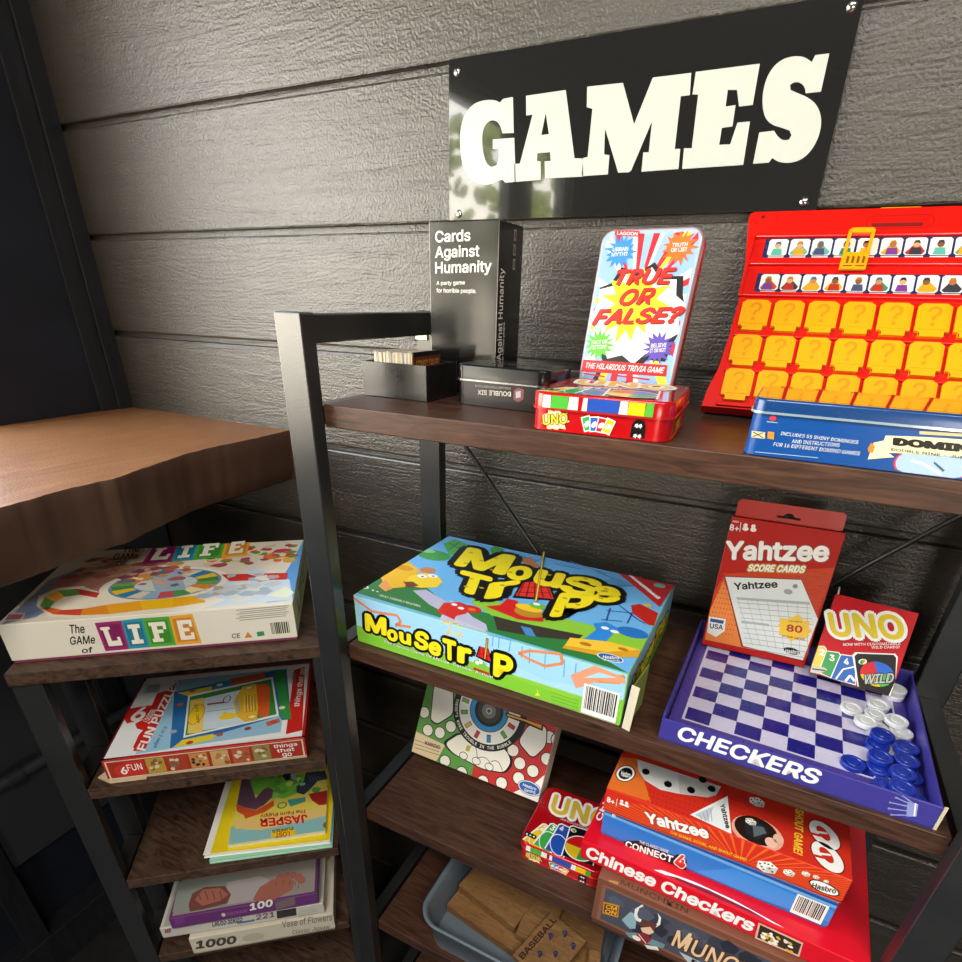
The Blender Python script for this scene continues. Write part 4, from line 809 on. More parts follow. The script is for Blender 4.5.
f.ell(C6((425, 673))[0], .0105, .0048, BLACK, 5, rot=-.06); f.text('Hasbro', *C6((398, 680), (455, 686), (400, 664)), WHITE, 6, bold=.03)
ht = .024; O3 = O + n_ * .194 + v_ * .0085
tabp = [(0.0035, 0), (.1350, 0), (.1350, ht - .004), (.131, ht), (.0075, ht), (.0035, ht - .004)]
hole = [(.055, .009), (.062, .009), (.066, .013), (.073, .013), (.077, .009), (.084, .009), (.084, .006), (.055, .006)]
RD = mat('#b8180f', .4)
L_ = [[O3 + u * a + n_ * b_ for a, b_ in tabp], [O3 + u * a + n_ * b_ for a, b_ in hole]]
fl_ = [p for q in L_ for p in q]; tr = [list(x) for x in tessellate_polygon(L_)]
m2 = MB(); m2.add(fl_, tr, RD); m2.add([p + v_ * .0008 for p in fl_], tr, RD)
for q in L_:
    nn = len(q); m2.add(q + [p + v_ * .0008 for p in q], [[i, (i + 1) % nn, nn + (i + 1) % nn, nn + i] for i in range(nn)], RD)
cb_ = mb.build('carton', t); m2.build('hang_tab', cb_)
# ---- red card deck box leaning in the tray
t, mb, f, (O, u, v_, n_) = standing('card_deck_box', 'small red card deck box leaning among the checker pieces in the purple tray', 'box', .1185, .7745, Z2 + .021, -6.5, 30, .094, .019, .112, '#c41a22', '#7d1218')
f.text('UNO', *C6((592, 612), (905, 628), (572, 510)), G('#e6c92e'), 5, bold=.05, out=WHITE, outw=.13, sh=BLACK)
f.text('NOW WITH CUSTOMIZABLE', *C6((640, 652), (880, 648), (641, 641)), WHITE, 3, bold=.02); f.text('WILD CARDS!', *C6((758, 664), (875, 662), (759, 653)), WHITE, 3, bold=.02)
for k, (c, s, P) in enumerate((('#e3cf58', '2', ((502, 730), (530, 652), (560, 655), (570, 668), (545, 750))), ('#3f9a52', '3', ((540, 762), (572, 675), (622, 682), (628, 695), (600, 790))), ('#2a66b8', '4', ((590, 790), (632, 690), (688, 698), (690, 712), (690, 812))), ('#111111', '', ((705, 825), (688, 695), (700, 684), (852, 690), (862, 702), (862, 800), (830, 862))))):
    P2 = C6(*P); cx_ = sum(p[0] for p in P2) / len(P2); cy_ = sum(p[1] for p in P2) / len(P2)
    f.px([(cx_ + (p[0] - cx_) * 1.1, cy_ + (p[1] - cy_) * 1.08) for p in P2], WHITE, 2 + k * .5); f.px(P2, G(c), 2.3 + k * .5)
    if s: q = P[1]; f.text(s, *C6((q[0] + 10, q[1] + 38), (q[0] + 32, q[1] + 42), (q[0] + 12, q[1] + 12)), WHITE, 4.2 + k * .3, bold=.05)
f.line(C6((610, 790), (640, 750), (685, 740)), .002, WHITE, 4.6); f.line(C6((650, 800), (670, 775), (688, 800)), .003, WHITE, 4.6)
wc = C6((782, 770))[0]; c0 = f.loc(*wc)
for m_, cx_ in enumerate(('#e8c21c', '#5ab83c', '#2a66c8', '#d3202a')):
    f.ab(f.clip([c0] + [(c0[0] + .0185 * cos(pi + .4 + m_ * pi / 2 + j * pi / 12), c0[1] + .0160 * sin(pi + .4 + m_ * pi / 2 + j * pi / 12)) for j in range(7)]), G(cx_), 6)
f.text('WILD', *C6((722, 812), (848, 806), (730, 772)), G('#b9bdc0'), 8, bold=.04, out=BLACK, outw=.1)
f.ell(C6((722, 718))[0], .0048, .0036, WHITE, 6, rot=.6, n=14); f.ell(C6((718, 720))[0], .002, .003, G('#2f9e3f'), 6.4, n=8); f.ell(C6((726, 716))[0], .002, .003, G('#e8c21c'), 6.4, n=8)
f.px(C6((502, 730), (560, 742), (575, 752), (540, 770), (500, 768)), G('#c9c3b4'), 5.5); f.line(C6((510, 748), (565, 755)), .0018, G('#3a4a3a'), 6)
mb.box(O + n_ * .112 + u * .002, u * .002, v_ * .001, n_ * .010 - u * .001, mat('#cfc3b4', .6))
mb.build('carton', t)
# ================================================================= THIRD SHELF
# dice-dome game leaning at the back
O = V((-.4916, .700, H + Z3 + .019)); u, v_, n_ = frame(rad(-.6), rad(28)); w_, d_, h_ = .270, .040, .268
t = thing('bubble_race_game_box', 'square cream game box with green and red circle tracks leaning under the middle shelf', 'board game', O + v_ * d_)
mb = MB(); mb.box(O, u * w_, v_ * d_, n_ * h_, mat('#e6dfcc', .35), .0012); f = Face(mb, O, u, n_, w_, h_)
CT = crop(400, 670, 5.66); GN_, RD_, INK, CRM = G('#5f9a4a'), G('#d23a34'), G('#15140f'), G('#efe9d8')
f.rect(.0, .0, .5, 1, GN_, .5); f.rect(.5, 0, 1, 1, RD_, .5)
for i in range(46): a = .5 + i * .5 / 46; f.uv([(a, .003), (a + .004, .003), (a + .004, .997), (a, .997)], G('#a8242a'), .8)
f.px(CT((85, 345), (255, 425), (205, 520), (66, 470)), G('#dcc7a0'), 1.5); f.text('WARNING:', *CT((138, 420), (230, 450), (141, 400)), G('#3a2418'), 2, bold=.05)
for k in range(3): f.line(CT((85, 395 + k * 22), (220, 445 + k * 18)), .0012, G('#8a6a48'), 2)
f.px(CT((640, 700), (770, 635), (870, 610), (850, 700), (790, 760)), G('#efece2'), 1.4)
dc = f.loc(*CT((505, 232))[0])
def polyrc(pts, lay, ow=.0028):
    q = [f.loc(*p) for p in CT(*pts)]; cx_ = sum(p[0] for p in q) / len(q); cy_ = sum(p[1] for p in q) / len(q)
    r_ = []                                          # rounded corners
    for i, p in enumerate(q):
        a, b_ = q[i - 1], q[(i + 1) % len(q)]; la = math.hypot(a[0] - p[0], a[1] - p[1]); lb = math.hypot(b_[0] - p[0], b_[1] - p[1]); k_ = min(.010, la * .4, lb * .4)
        p1 = (p[0] + (a[0] - p[0]) / la * k_, p[1] + (a[1] - p[1]) / la * k_); p2 = (p[0] + (b_[0] - p[0]) / lb * k_, p[1] + (b_[1] - p[1]) / lb * k_)
        for s_ in (0, .25, .5, .75, 1): r_.append(((1 - s_) ** 2 * p1[0] + 2 * s_ * (1 - s_) * p[0] + s_ * s_ * p2[0], (1 - s_) ** 2 * p1[1] + 2 * s_ * (1 - s_) * p[1] + s_ * s_ * p2[1]))
    f.ab(f.clip([(cx_ + (a - cx_) * 1.09, cy_ + (b_ - cy_) * 1.09) for a, b_ in r_]), INK, lay); f.ab(f.clip(r_), CRM, lay + .8)
polyrc(((195, 80), (300, 110), (300, 250), (210, 305), (175, 280)), 2); polyrc(((255, 415), (340, 360), (600, 450), (630, 520), (590, 580), (470, 560), (300, 470)), 2)
polyrc(((670, 405), (730, 310), (830, 320), (825, 430), (750, 500)), 2)
for rr, m_, l_ in ((.0745, INK, 3.2), (.0620, CRM, 4), (.0395, G('#1c3f5c'), 4.8), (.0378, G('#2f8fc0'), 5.4), (.029, G('#10100f'), 6.2), (.023, G('#3a342e'), 6.9), (.014, G('#7a746c'), 7.4), (.006, G('#b9b4ac'), 7.9), (.0035, G('#4a443e'), 8.3)): f.ell(dc, rr, rr, m_, l_, isab=True, n=48)
for a, c in ((200, '#7fa83c'), (228, '#e0b03a'), (256, '#c8323a'), (284, '#2f7fb8'), (320, '#5aa63c'), (175, '#7fa83c'), (345, '#c8323a')):
    A_ = rad(a); cc = (dc[0] + .0510 * cos(A_), dc[1] + .0510 * sin(A_)); U2 = (cos(A_), sin(A_)); W2 = (-sin(A_), cos(A_))
    for s_, m_, l_ in ((1.2, INK, 5), (1, G(c), 5.6)): f.ab([(cc[0] + U2[0] * p * s_ + W2[0] * q * s_, cc[1] + U2[1] * p * s_ + W2[1] * q * s_) for p, q in ((-.006, -.0034), (.006, -.0034), (.006, .0034), (-.006, .0034))], m_, l_)
ring_txt = "THERE'S MORE TROUBLE IN THE BUBBLE"
for i, ch in enumerate(ring_txt):
    if ch == ' ': continue
    A_ = rad(180 + i * 4.3); c0 = (dc[0] + .0708 * cos(A_), dc[1] + .0708 * sin(A_)); U2 = (-sin(A_), cos(A_)); W2 = (-cos(A_), -sin(A_))
    hw = .0019; f.text(ch, (c0[0] - U2[0] * hw, c0[1] - U2[1] * hw), (c0[0] + U2[0] * hw, c0[1] + U2[1] * hw), (c0[0] - U2[0] * hw + W2[0] * .0058, c0[1] - U2[1] * hw + W2[1] * .0058), CRM, 5, bold=.04, ab=True)
for p in ((138, 240), (158, 340), (226, 355), (288, 320), (255, 515), (350, 580), (640, 455), (678, 528), (752, 572), (672, 612), (575, 640), (470, 630), (832, 503), (890, 395), (845, 380)): f.ell(CT(p)[0], .0122, .0122, INK, 2.9 if p != (845, 380) else .9, n=22); f.ell(CT(p)[0], .0105, .0105, CRM, 3.1 if p != (845, 380) else 1.0, n=22)
for p in ((360, 485), (432, 515), (505, 548)): f.ell(CT(p)[0], .009, .0075, INK, 4, n=18); f.ell(CT(p)[0], .0078, .0062, CRM, 4.6, n=18)
f.px(CT((380, 425), (402, 430), (392, 462), (370, 455)), G('#b8a83a'), 5)
for c0_, c1_ in (((400, 432), (438, 500)), ((438, 500), (515, 535)), ((515, 520), (580, 570))):
    a = f.loc(*CT(c0_)[0]); b_ = f.loc(*CT(c1_)[0]); m_ = ((a[0] + b_[0]) / 2, max(a[1], b_[1]) + .014); P = [((1 - s_) ** 2 * a[0] + 2 * s_ * (1 - s_) * m_[0] + s_ * s_ * b_[0], (1 - s_) ** 2 * a[1] + 2 * s_ * (1 - s_) * m_[1] + s_ * s_ * b_[1]) for s_ in [i / 10 for i in range(11)]]; f.line(P, .0012, INK, 5.2, ab=True)
f.px(CT((600, 238), (812, 310), (808, 345), (700, 300), (600, 262)), BLACK, 8.8); f.px(CT((610, 248), (804, 312), (800, 332), (710, 290), (605, 258)), G('#e8a52a'), 9.4)
f.ell(CT((733, 668))[0], .0225, .0130, INK, 4); f.ell(CT((733, 668))[0], .0215, .0120, WHITE, 4.5); f.ell(CT((733, 668))[0], .0200, .0105, G('#2a5fa6'), 5); f.text('Hasbro', *CT((695, 655), (770, 682), (700, 640)), WHITE, 6, bold=.03); f.text('Gaming', *CT((702, 685), (765, 700), (705, 668)), WHITE, 6, bold=.02)
mb.build('carton', t)
uno_tin(-.2135, .5945, Z3, .6, 'red card game tin lying beside the stacked boxes on the third shelf')
# stack of four boxes
h1 = .100
t, l, (f, ft, fr, fl) = gamebox('fantasy_game_box', 'brown game box with a grey panel and horned helmet figure, bottom of the stack', 'board game', -.0740, .5405, Z3, -.6, .262, .262, h1, side='#7a4a36', base='#5a3628', rough=.4)
C7 = crop(600, 880, 5.063); C3 = crop(570, 740, 3.207); C9 = crop(560, 840, 4.008)
f.uv([(.03, .12), (.97, .12), (.97, .90), (.03, .90)], G('#8a5a44'), .7); f.uv([(.05, .16), (.95, .16), (.95, .86), (.05, .86)], G('#4a4c58'), 1.2); f.blobs((.1, .2, .9, .8), 26, ('#3a3c48', '#565a68', '#2c2e38'), .018, 1.5, 5)
f.px(C7((18, 108), (98, 128), (92, 190), (12, 168)), G('#c98a2a'), 2.5); f.px(C7((24, 118), (92, 135), (87, 182), (18, 162)), G('#5a3214'), 2.8)
f.text('CM', *C7((28, 142), (84, 155), (32, 122)), G('#e8a832'), 3.2, bold=.05); f.text('ON', *C7((24, 165), (82, 178), (28, 145)), G('#e8a832'), 3.2, bold=.05)
f.px(C7((110, 200), (155, 160), (185, 175), (180, 245), (150, 245)), G('#8fb0b8'), 3); f.px(C7((125, 265), (180, 265), (330, 325), (320, 345), (230, 320), (150, 290)), G('#6f8f98'), 3)
f.px(C7((215, 122), (178, 145), (172, 180), (185, 205), (205, 212), (212, 198), (195, 190), (188, 172), (200, 140), (222, 132)), G('#efe9dc'), 4); f.px(C7((292, 165), (310, 190), (305, 225), (285, 238), (275, 232), (292, 215), (298, 190)), G('#efe9dc'), 4)
f.px(C7((190, 215), (240, 205), (290, 225), (275, 250), (215, 240)), G('#6a3a2c'), 4.4); f.px(C7((205, 240), (255, 235), (275, 262), (250, 275), (215, 262)), G('#e8c2a4'), 5); f.px(C7((190, 262), (240, 270), (262, 300), (225, 330), (185, 300)), G('#8a2a32'), 5); f.ell(C7((185, 292))[0], .006, .005, G('#f0ded0'), 6); f.px(C7((225, 325), (290, 335), (300, 355), (240, 350)), G('#e4dcd0'), 6); f.line(C7((195, 270), (235, 320)), .0015, G('#d8d0c8'), 6.4)
f.text('MUNCHKIN', (f.loc(*C7((360, 325))[0])), (f.loc(*C7((360, 325))[0])[0] + .150, f.loc(*C7((360, 325))[0])[1] - .001), f.loc(*C7((392, 255))[0]), G('#e9c79a'), 6, bold=.02, ab=True, out=G('#5a2c10'), outw=.06)
f.text('M', *C7((362, 328), (435, 348), (392, 250)), G('#e9c79a'), 7, bold=.02)
a = f.loc(*C7((400, 360))[0]); f.ab([a, (a[0] + .10, a[1] - .002), (a[0] + .095, a[1] - .014), (a[0] + .015, a[1] - .014)], G('#b9c0c4'), 5); f.text('DUNGEON', (a[0] + .018, a[1] - .012), (a[0] + .085, a[1] - .013), (a[0] + .018, a[1] - .002), BLACK, 6, bold=.05, ab=True)
ft.text('MUNCHKIN', (.03, .004), (.12, .004), (.03, .012), G('#4a2c1a'), 1, ab=True); ft.px(C7((45, 0), (95, 10), (90, 25), (42, 12)), G('#a8813a'), 1)
l.build('lid', t)
z = Z3 + h1 + .001; h2 = .036
t, l, (f, ft, fr, fl) = gamebox('star_board_game_box', 'wide bright red box with white lettering, second from the bottom of the stack', 'board game', -.1075, .5580, z, -2.4, .352, .264, h2, side='#d80f24', base='#b8101e')
f.text('Chinese Checkers', *C3((48, 372), (582, 615), (58, 338)), WHITE, 3, bold=.06)
f.px(C3((605, 585), (748, 650), (735, 695), (592, 635)), G('#d8b49a'), 2); f.px(C3((610, 592), (742, 654), (730, 688), (600, 633)), G('#3a2a20'), 2.4)
R = random.Random(8); q0, q1 = f.loc(*C3((615, 630))[0]), f.loc(*C3((720, 660))[0])
for i in range(26): f.ell((q0[0] + R.random() * (q1[0] - q0[0]), q0[1] + R.uniform(-.004, .012)), .0022, .0032, G(R.choice(('#f2efe6', '#e6e0d0', '#d8a83a'))), 3 + R.random(), R.uniform(0, 3), 8, isab=True)
ft.text('Chinese Checkers', (.012, .045), (.012, .26), (.003, .045), WHITE, 1, bold=.04, ab=True)
pts = [ft.loc(*p) for p in C3((330, 425), (370, 455), (430, 480), (500, 510), (565, 528))]
ft.ab([(.10, .004), (.26, .004), (.24, .007), (.20, .012), (.15, .013), (.11, .009)], WHITE, 1); ft.ab([(.115, .004), (.245, .004), (.22, .008), (.17, .0105), (.13, .008)], G('#8a0f1c'), 1.5)
l.build('lid', t)
z += h2 + .001; h3 = .050
t, l, (f, ft, fr, fl) = gamebox('disc_drop_game_box', 'blue game box with black and white lettering, third from the bottom of the stack', 'board game', -.0880, .5800, z, -1.6, .286, .265, h3, side='#2f78c8', base='#2a5fa8')
f.rect(.003, .80, .997, .995, G('#6fa8dc'), .8); f.rect(.003, .90, .997, .995, G('#1d4f96'), 1.2); f.uv([(.45, .1), (.75, .1), (.997, .3), (.997, .7), (.6, .75)], G('#3f8cd8'), .7)
f.text('CONNECT', *C3((177, 342), (328, 393), (180, 321)), WHITE, 5, bold=.05, out=BLACK, outw=.12); f.text('4', *C3((334, 402), (368, 412), (341, 362)), G('#e0322c'), 6, bold=.06, out=WHITE, outw=.08)
f.px(C3((170, 325), (215, 322), (332, 372), (345, 365), (375, 385), (372, 420), (330, 412), (175, 352)), BLACK, 2.2, clip=True)
f.text('THE CLASSIC GAME', *C3((222, 330), (315, 362), (224, 321)), WHITE, 3); f.text('D', *C3((135, 246), (146, 250), (136, 236)), WHITE, 3, bold=.05)
for k in range(3): f.line(C3((458, 462 + k * 9), (672, 548 + k * 9)), .0006, G('#bcd6ee'), 2)
q = [f.loc(*p) for p in C3((697, 565), (835, 575))]; f.barcode(q[0][0] / .286, .10, min(.975, (q[1][0]) / .286), .80, seed=9)
ft.rect(.01, .01, .99, .99, G('#c9dcea'), .6)
l.build('lid', t)
z += h3 + .001; h4 = .0425
t, l, (f, ft, fr, fl) = gamebox('dice_game_box', 'orange-red game box with large white dice, topmost of the stack', 'board game', -.0895, .5760, z, -.8, .289, .272, h4, side='#d3301c', base='#b8281a')
OR2 = G('#ea6a26')
a0 = f.loc(*C3((540, 420))[0])
for i in range(44):
    A_ = rad(8 + i * 4.2); L1, L2 = .018, .19; w2 = .010
    f.ab(f.clip([(a0[0] + cos(A_) * L1, a0[1] - .0 + sin(A_) * L1 * .5), (a0[0] + cos(A_ - w2) * L2, a0[1] + sin(A_ - w2) * L2 * .35), (a0[0] + cos(A_ + w2) * L2, a0[1] + sin(A_ + w2) * L2 * .35)]), OR2, .8 + (i % 3) * .1)
f.text('Yahtzee', *C3((248, 265), (448, 318), (238, 228)), WHITE, 4, bold=.07, shear=.05, out=G('#8f1a10'), outw=.06)
f.text('THE SHAKE, SCORE, AND SHOUT GAME!', *C3((320, 298), (565, 388), (322, 290)), G('#f3c43a'), 3, bold=.03)
f.text('8+', *C3((118, 197), (142, 207), (120, 180)), WHITE, 3, bold=.05); f.line(C3((152, 188), (148, 212)), .0008, WHITE, 3)
for c in ((166, 196), (182, 202)): f.ell(C3(c)[0], .0022, .0026, WHITE, 3, n=10); f.ell(C3((c[0], c[1] + 9))[0], .0036, .0022, WHITE, 3, n=10)
def die(f, c, s, lay):
    a, b_ = f.loc(*c) if not isinstance(c, V) else (c.x, c.y)
    for pts, hx in ((((-1, .35), (-.05, .0), (-.05, -1), (-.95, -.6)), '#f2efe6'), (((-.05, 0), (1, .3), (.9, -.65), (-.05, -1)), '#cfc9bb'), (((-1, .35), (.1, .85), (1, .3), (-.05, .0)), '#fbf8f0')): f.ab(f.clip([(a + p * s, b_ + q * s) for p, q in pts]), G(hx), lay)
    for p, q in ((-.75, .05), (-.5, -.3), (-.25, -.6), (.25, -.15), (.6, -.45), (.0, .4), (.4, .4), (-.35, .35)): f.ell((a + p * s, b_ + q * s), s * .12, s * .12, BLACK, lay + .6, isab=True, n=9)
die(f, C3((633, 405))[0], .0112, 5); die(f, C3((703, 424))[0], .0062, 5); die(f, C3((757, 428))[0], .0045, 5); die(f, C3((790, 438))[0], .0034, 5); die(f, C3((822, 452))[0], .0028, 5)
f.ell(C3((815, 473))[0], .0165, .0088, BLACK, 4, -.12); f.ell(C3((815, 473))[0], .0150, .0074, WHITE, 4.5, -.12); f.text('Hasbro', *C3((775, 472), (852, 492), (778, 456)), BLACK, 5, bold=.05)
f = ft; f.rect(.004, .004, .996, .996, G('#cf2e1e'), .5); f.px(C3((110, 150), (160, 55), (215, 60), (260, 200)), G('#e0702a'), .8)
for i in range(22):
    for j in range(9):
        x_, y_ = 250 + i * 14 + j * 3, 195 + i * 5 - j * 16
        if x_ < 640: f.ell(C3((x_, y_))[0], .0013, .0010, G('#a02014'), 1.2, n=6)
f.px(C3((215, 62), (218, 95), (240, 130), (290, 160), (345, 172), (420, 182), (465, 178), (482, 150), (420, 130), (300, 90)), G('#dcdad2'), 2); f.px(C3((345, 110), (352, 172), (440, 185), (468, 178), (484, 150), (420, 128)), G('#c9c6bd'), 2.4)
for c in ((243, 102), (314, 142), (388, 161), (454, 157), (425, 128)): f.ell(C3(c)[0], .0052, .0062, BLACK, 3, n=16)
f.ell(C3((178, 108))[0], .0125, .0175, BLACK, 3, -.2); f.ell(C3((178, 108))[0], .0112, .016, WHITE, 3.4, -.2); f.ell(C3((178, 108))[0], .0085, .0125, BLACK, 3.8, -.2); f.text('Hasbro', *C3((163, 116), (193, 124), (165, 98)), WHITE, 5, bold=.04)
f.px(C3((385, 240), (505, 180), (518, 302)), WHITE, 2); f.px(C3((398, 242), (498, 192), (508, 292)), G('#e9ecea'), 2.3); f.px(C3((400, 240), (462, 212), (440, 262)), G('#c2ccd0'), 2.6)
for k in range(4): f.line(C3((415 + k * 12, 240 - k * 6), (425 + k * 10, 262)), .0008, G('#8f9a9c'), 3)
f.text('Yahtzee', *C3((480, 207), (500, 285), (495, 205)), BLACK, 4, bold=.05)
f.ell(C3((600, 298))[0], .0300, .0260, G('#e9a890'), 2); f.ell(C3((596, 290))[0], .0250, .0225, G('#2a1a14'), 2.6); f.px(C3((560, 262), (580, 248), (620, 275), (640, 300), (600, 325), (565, 300)), G('#23282c'), 3); f.px(C3((585, 275), (620, 280), (630, 300), (590, 312)), G('#5f686c'), 3.6); die(f, C3((580, 262))[0], .0065, 4); f.ell(C3((645, 330))[0], .007, .008, G('#f0c2aa'), 4); f.ell(C3((668, 318))[0], .006, .008, G('#eab89e'), 4); die(f, C3((600, 198))[0], .0095, 2)
f.text('ee', *C3((800, 385), (885, 455 - 60), (770, 385)), WHITE, 4, bold=.08) if False else None
for c in ((815, 305), (825, 375)):
    a, b_ = f.loc(*C3(c)[0]); f.ell((a, b_), .0165, .0235, G('#8a1a10'), 3.6, .5, 26, isab=True); f.ell((a, b_), .0150, .0220, WHITE, 4.2, .5, 26, isab=True); f.ell((a - .001, b_ + .002), .0062, .0115, G('#cf2e1e'), 5, .5, 20, isab=True); f.ab([(a - .014, b_ - .004), (a + .004, b_ + .003), (a + .003, b_ + .0055), (a - .014, b_ + .0005)], WHITE, 5.4); f.ab([(a - .016, b_ - .008), (a - .004, b_ - .006), (a - .003, b_ - .002), (a - .016, b_ - .004)], G('#cf2e1e'), 5.6)
a, b_ = f.loc(*C3((728, 362))[0]); f.text('SHOUT GAME!', (a - .004, b_ + .075), (a - .004, b_ - .002), (a + .006, b_ + .075), G('#f0c436'), 3, bold=.05, ab=True)
l.build('lid', t)
# ================================================================= BIN OF WOODEN GAMES
BX, BY, BW, BD, BH = -.397, .552, .366, .255, .090
t = thing('storage_bin', 'grey plastic storage bin of wooden games on the lowest visible shelf', 'bin', (BX, BY, H + Z4))
O = V((BX, BY, H + Z4)); X, Y, Zv = V((1, 0, 0)), V((0, 1, 0)), V((0, 0, 1))
mb = MB(); rings = [(0, .016, .032), (BH - .008, .003, .045), (BH - .006, -.003, .048), (BH, -.003, .048), (BH, .002, .046), (BH - .008, .006, .044), (.003, .019, .030)]
NR = None; vs = []
for z_, ins, r_ in rings:
    p = [(ins + a, ins + b_) for a, b_ in rrect(BW - 2 * ins, BD - 2 * ins, r_, 8)]; NR = len(p); vs += [O + X * a + Y * b_ + Zv * z_ for a, b_ in p]
mb.add(vs, [[k_ * NR + i, k_ * NR + (i + 1) % NR, (k_ + 1) * NR + (i + 1) % NR, (k_ + 1) * NR + i] for k_ in range(len(rings) - 1) for i in range(NR)], PLAST, True)
mb.add(vs[:NR], [list(range(NR))[::-1]], PLAST); mb.add(vs[-NR:], [list(range(NR))], PLAST)
mb.build('tub', t)
def slab(cx_, cy_, z_, w2, d2, h2_, yaw, tx, name, label, cat, hx=None, group=None, ry=0):
    M_ = Matrix.Translation(V((cx_, cy_, H + z_))) @ Matrix.Rotation(rad(yaw), 4, 'Z') @ Matrix.Rotation(rad(tx), 4, 'X') @ Matrix.Rotation(rad(ry), 4, 'Y')
    b_ = bmesh.new(); bmesh.ops.create_cube(b_, size=1)
    for q in b_.verts: q.co = V((q.co.x * w2, q.co.y * d2, q.co.z * h2_))
    bmesh.ops.bevel(b_, geom=b_.edges[:], offset=.0012, segments=2, affect='EDGES'); m_ = MB(); m_.bm(b_, hx or WOODL, M_); return m_, M_, (name, label, cat, group)
zf = Z4 + .004
for a in ((-.285, .690, zf + .012, .17, .13, .022, -8, 0, 'wooden_block', 'flat pale wooden block at the bottom of the grey bin', 'wooden game'),
          (-.130, .690, zf + .012, .13, .15, .022, 6, 0, 'wooden_board', 'pale wooden board flat under the baseball board in the grey bin', 'wooden game'),
          (-.290, .700, zf + .036, .145, .085, .022, -12, 0, 'wooden_game_board', 'plain wooden board on the left, topmost in the grey bin', 'wooden game'),
          (-.292, .742, zf + .056, .13, .016, .014, -12, 0, 'wooden_bar', 'thin wooden bar lying on the plain board in the grey bin', 'wooden game'),
          (-.190, .688, zf + .035, .07, .10, .020, 5, 0, 'wooden_tile', 'small square wooden tile left of the baseball board', 'wooden game'),
          (-.066, .640, zf + .035, .022, .075, .020, 12, 0, 'wooden_stick', 'short wooden stick at the right side of the grey bin', 'wooden game')):
    m_, M_, (nm, lb, ct_, g_) = slab(*a); tag(m_.build(nm, loc=M_.translation), lb, ct_)
# baseball peg board, fitted to the photograph
PN = V((0, 0, 1)); cb = [hit(x, y, V((0, 0, H + Z4 + .064)), PN) for x, y in ((515, 952), (549, 914), (583, 952))]
c0, c1, c2 = cb[0], cb[1], cb[2]; U2 = (c1 - c0); ul = U2.length; U2.normalize(); W2 = V((U2.y, -U2.x, 0)); 
t = thing('baseball_peg_board', 'wooden peg board lettered BASEBALL with blue pegs lying in the grey bin', 'wooden game', c0)
L2 = ul + .014; D2 = .084
mb = MB(); mb.box(c0 - U2 * .007 + W2 * .0 - Zv * .012, U2 * L2, W2 * D2, Zv * .012, WOODL, .001)
f = Face(mb, c0 - U2 * .007 + W2 * D2, U2, -W2, L2, D2); f.text('BASEBALL', (.006, D2 - .020), (L2 - .006, D2 - .020), (.006, D2 - .008), mat('#3a2412', .6), 1, bold=.06, ab=True)
for k in range(5): f.line([(L2 * .2 + k * .001, D2 - .026 - k * .0035), (L2 * .8, D2 - .026 - k * .0035)], .0006, mat('#5a3a1c', .6), 1, ab=True)
for c in ((.2, .3), (.5, .12), (.8, .3)): f.ring((c[0] * L2, c[1] * D2), .010, .010, .0008, mat('#5a3a1c', .6), 1, isab=True)
bd_ = mb.build('board', t)
for x, y in ((.28, .55), (.62, .62), (.45, .30), (.82, .42), (.2, .16), (.75, .12)):
    mb = MB(); p = c0 - U2 * .007 + U2 * (x * L2) + W2 * (D2 * (1 - y)); mb.tube(p, p + Zv * .010, .0024, mat('#23306e', .4), 12); b_ = bmesh.new(); bmesh.ops.create_uvsphere(b_, u_segments=12, v_segments=8, radius=.0036); mb.bm(b_, mat('#23306e', .4), Matrix.Translation(p + Zv * .011), True); mb.build('peg', bd_)
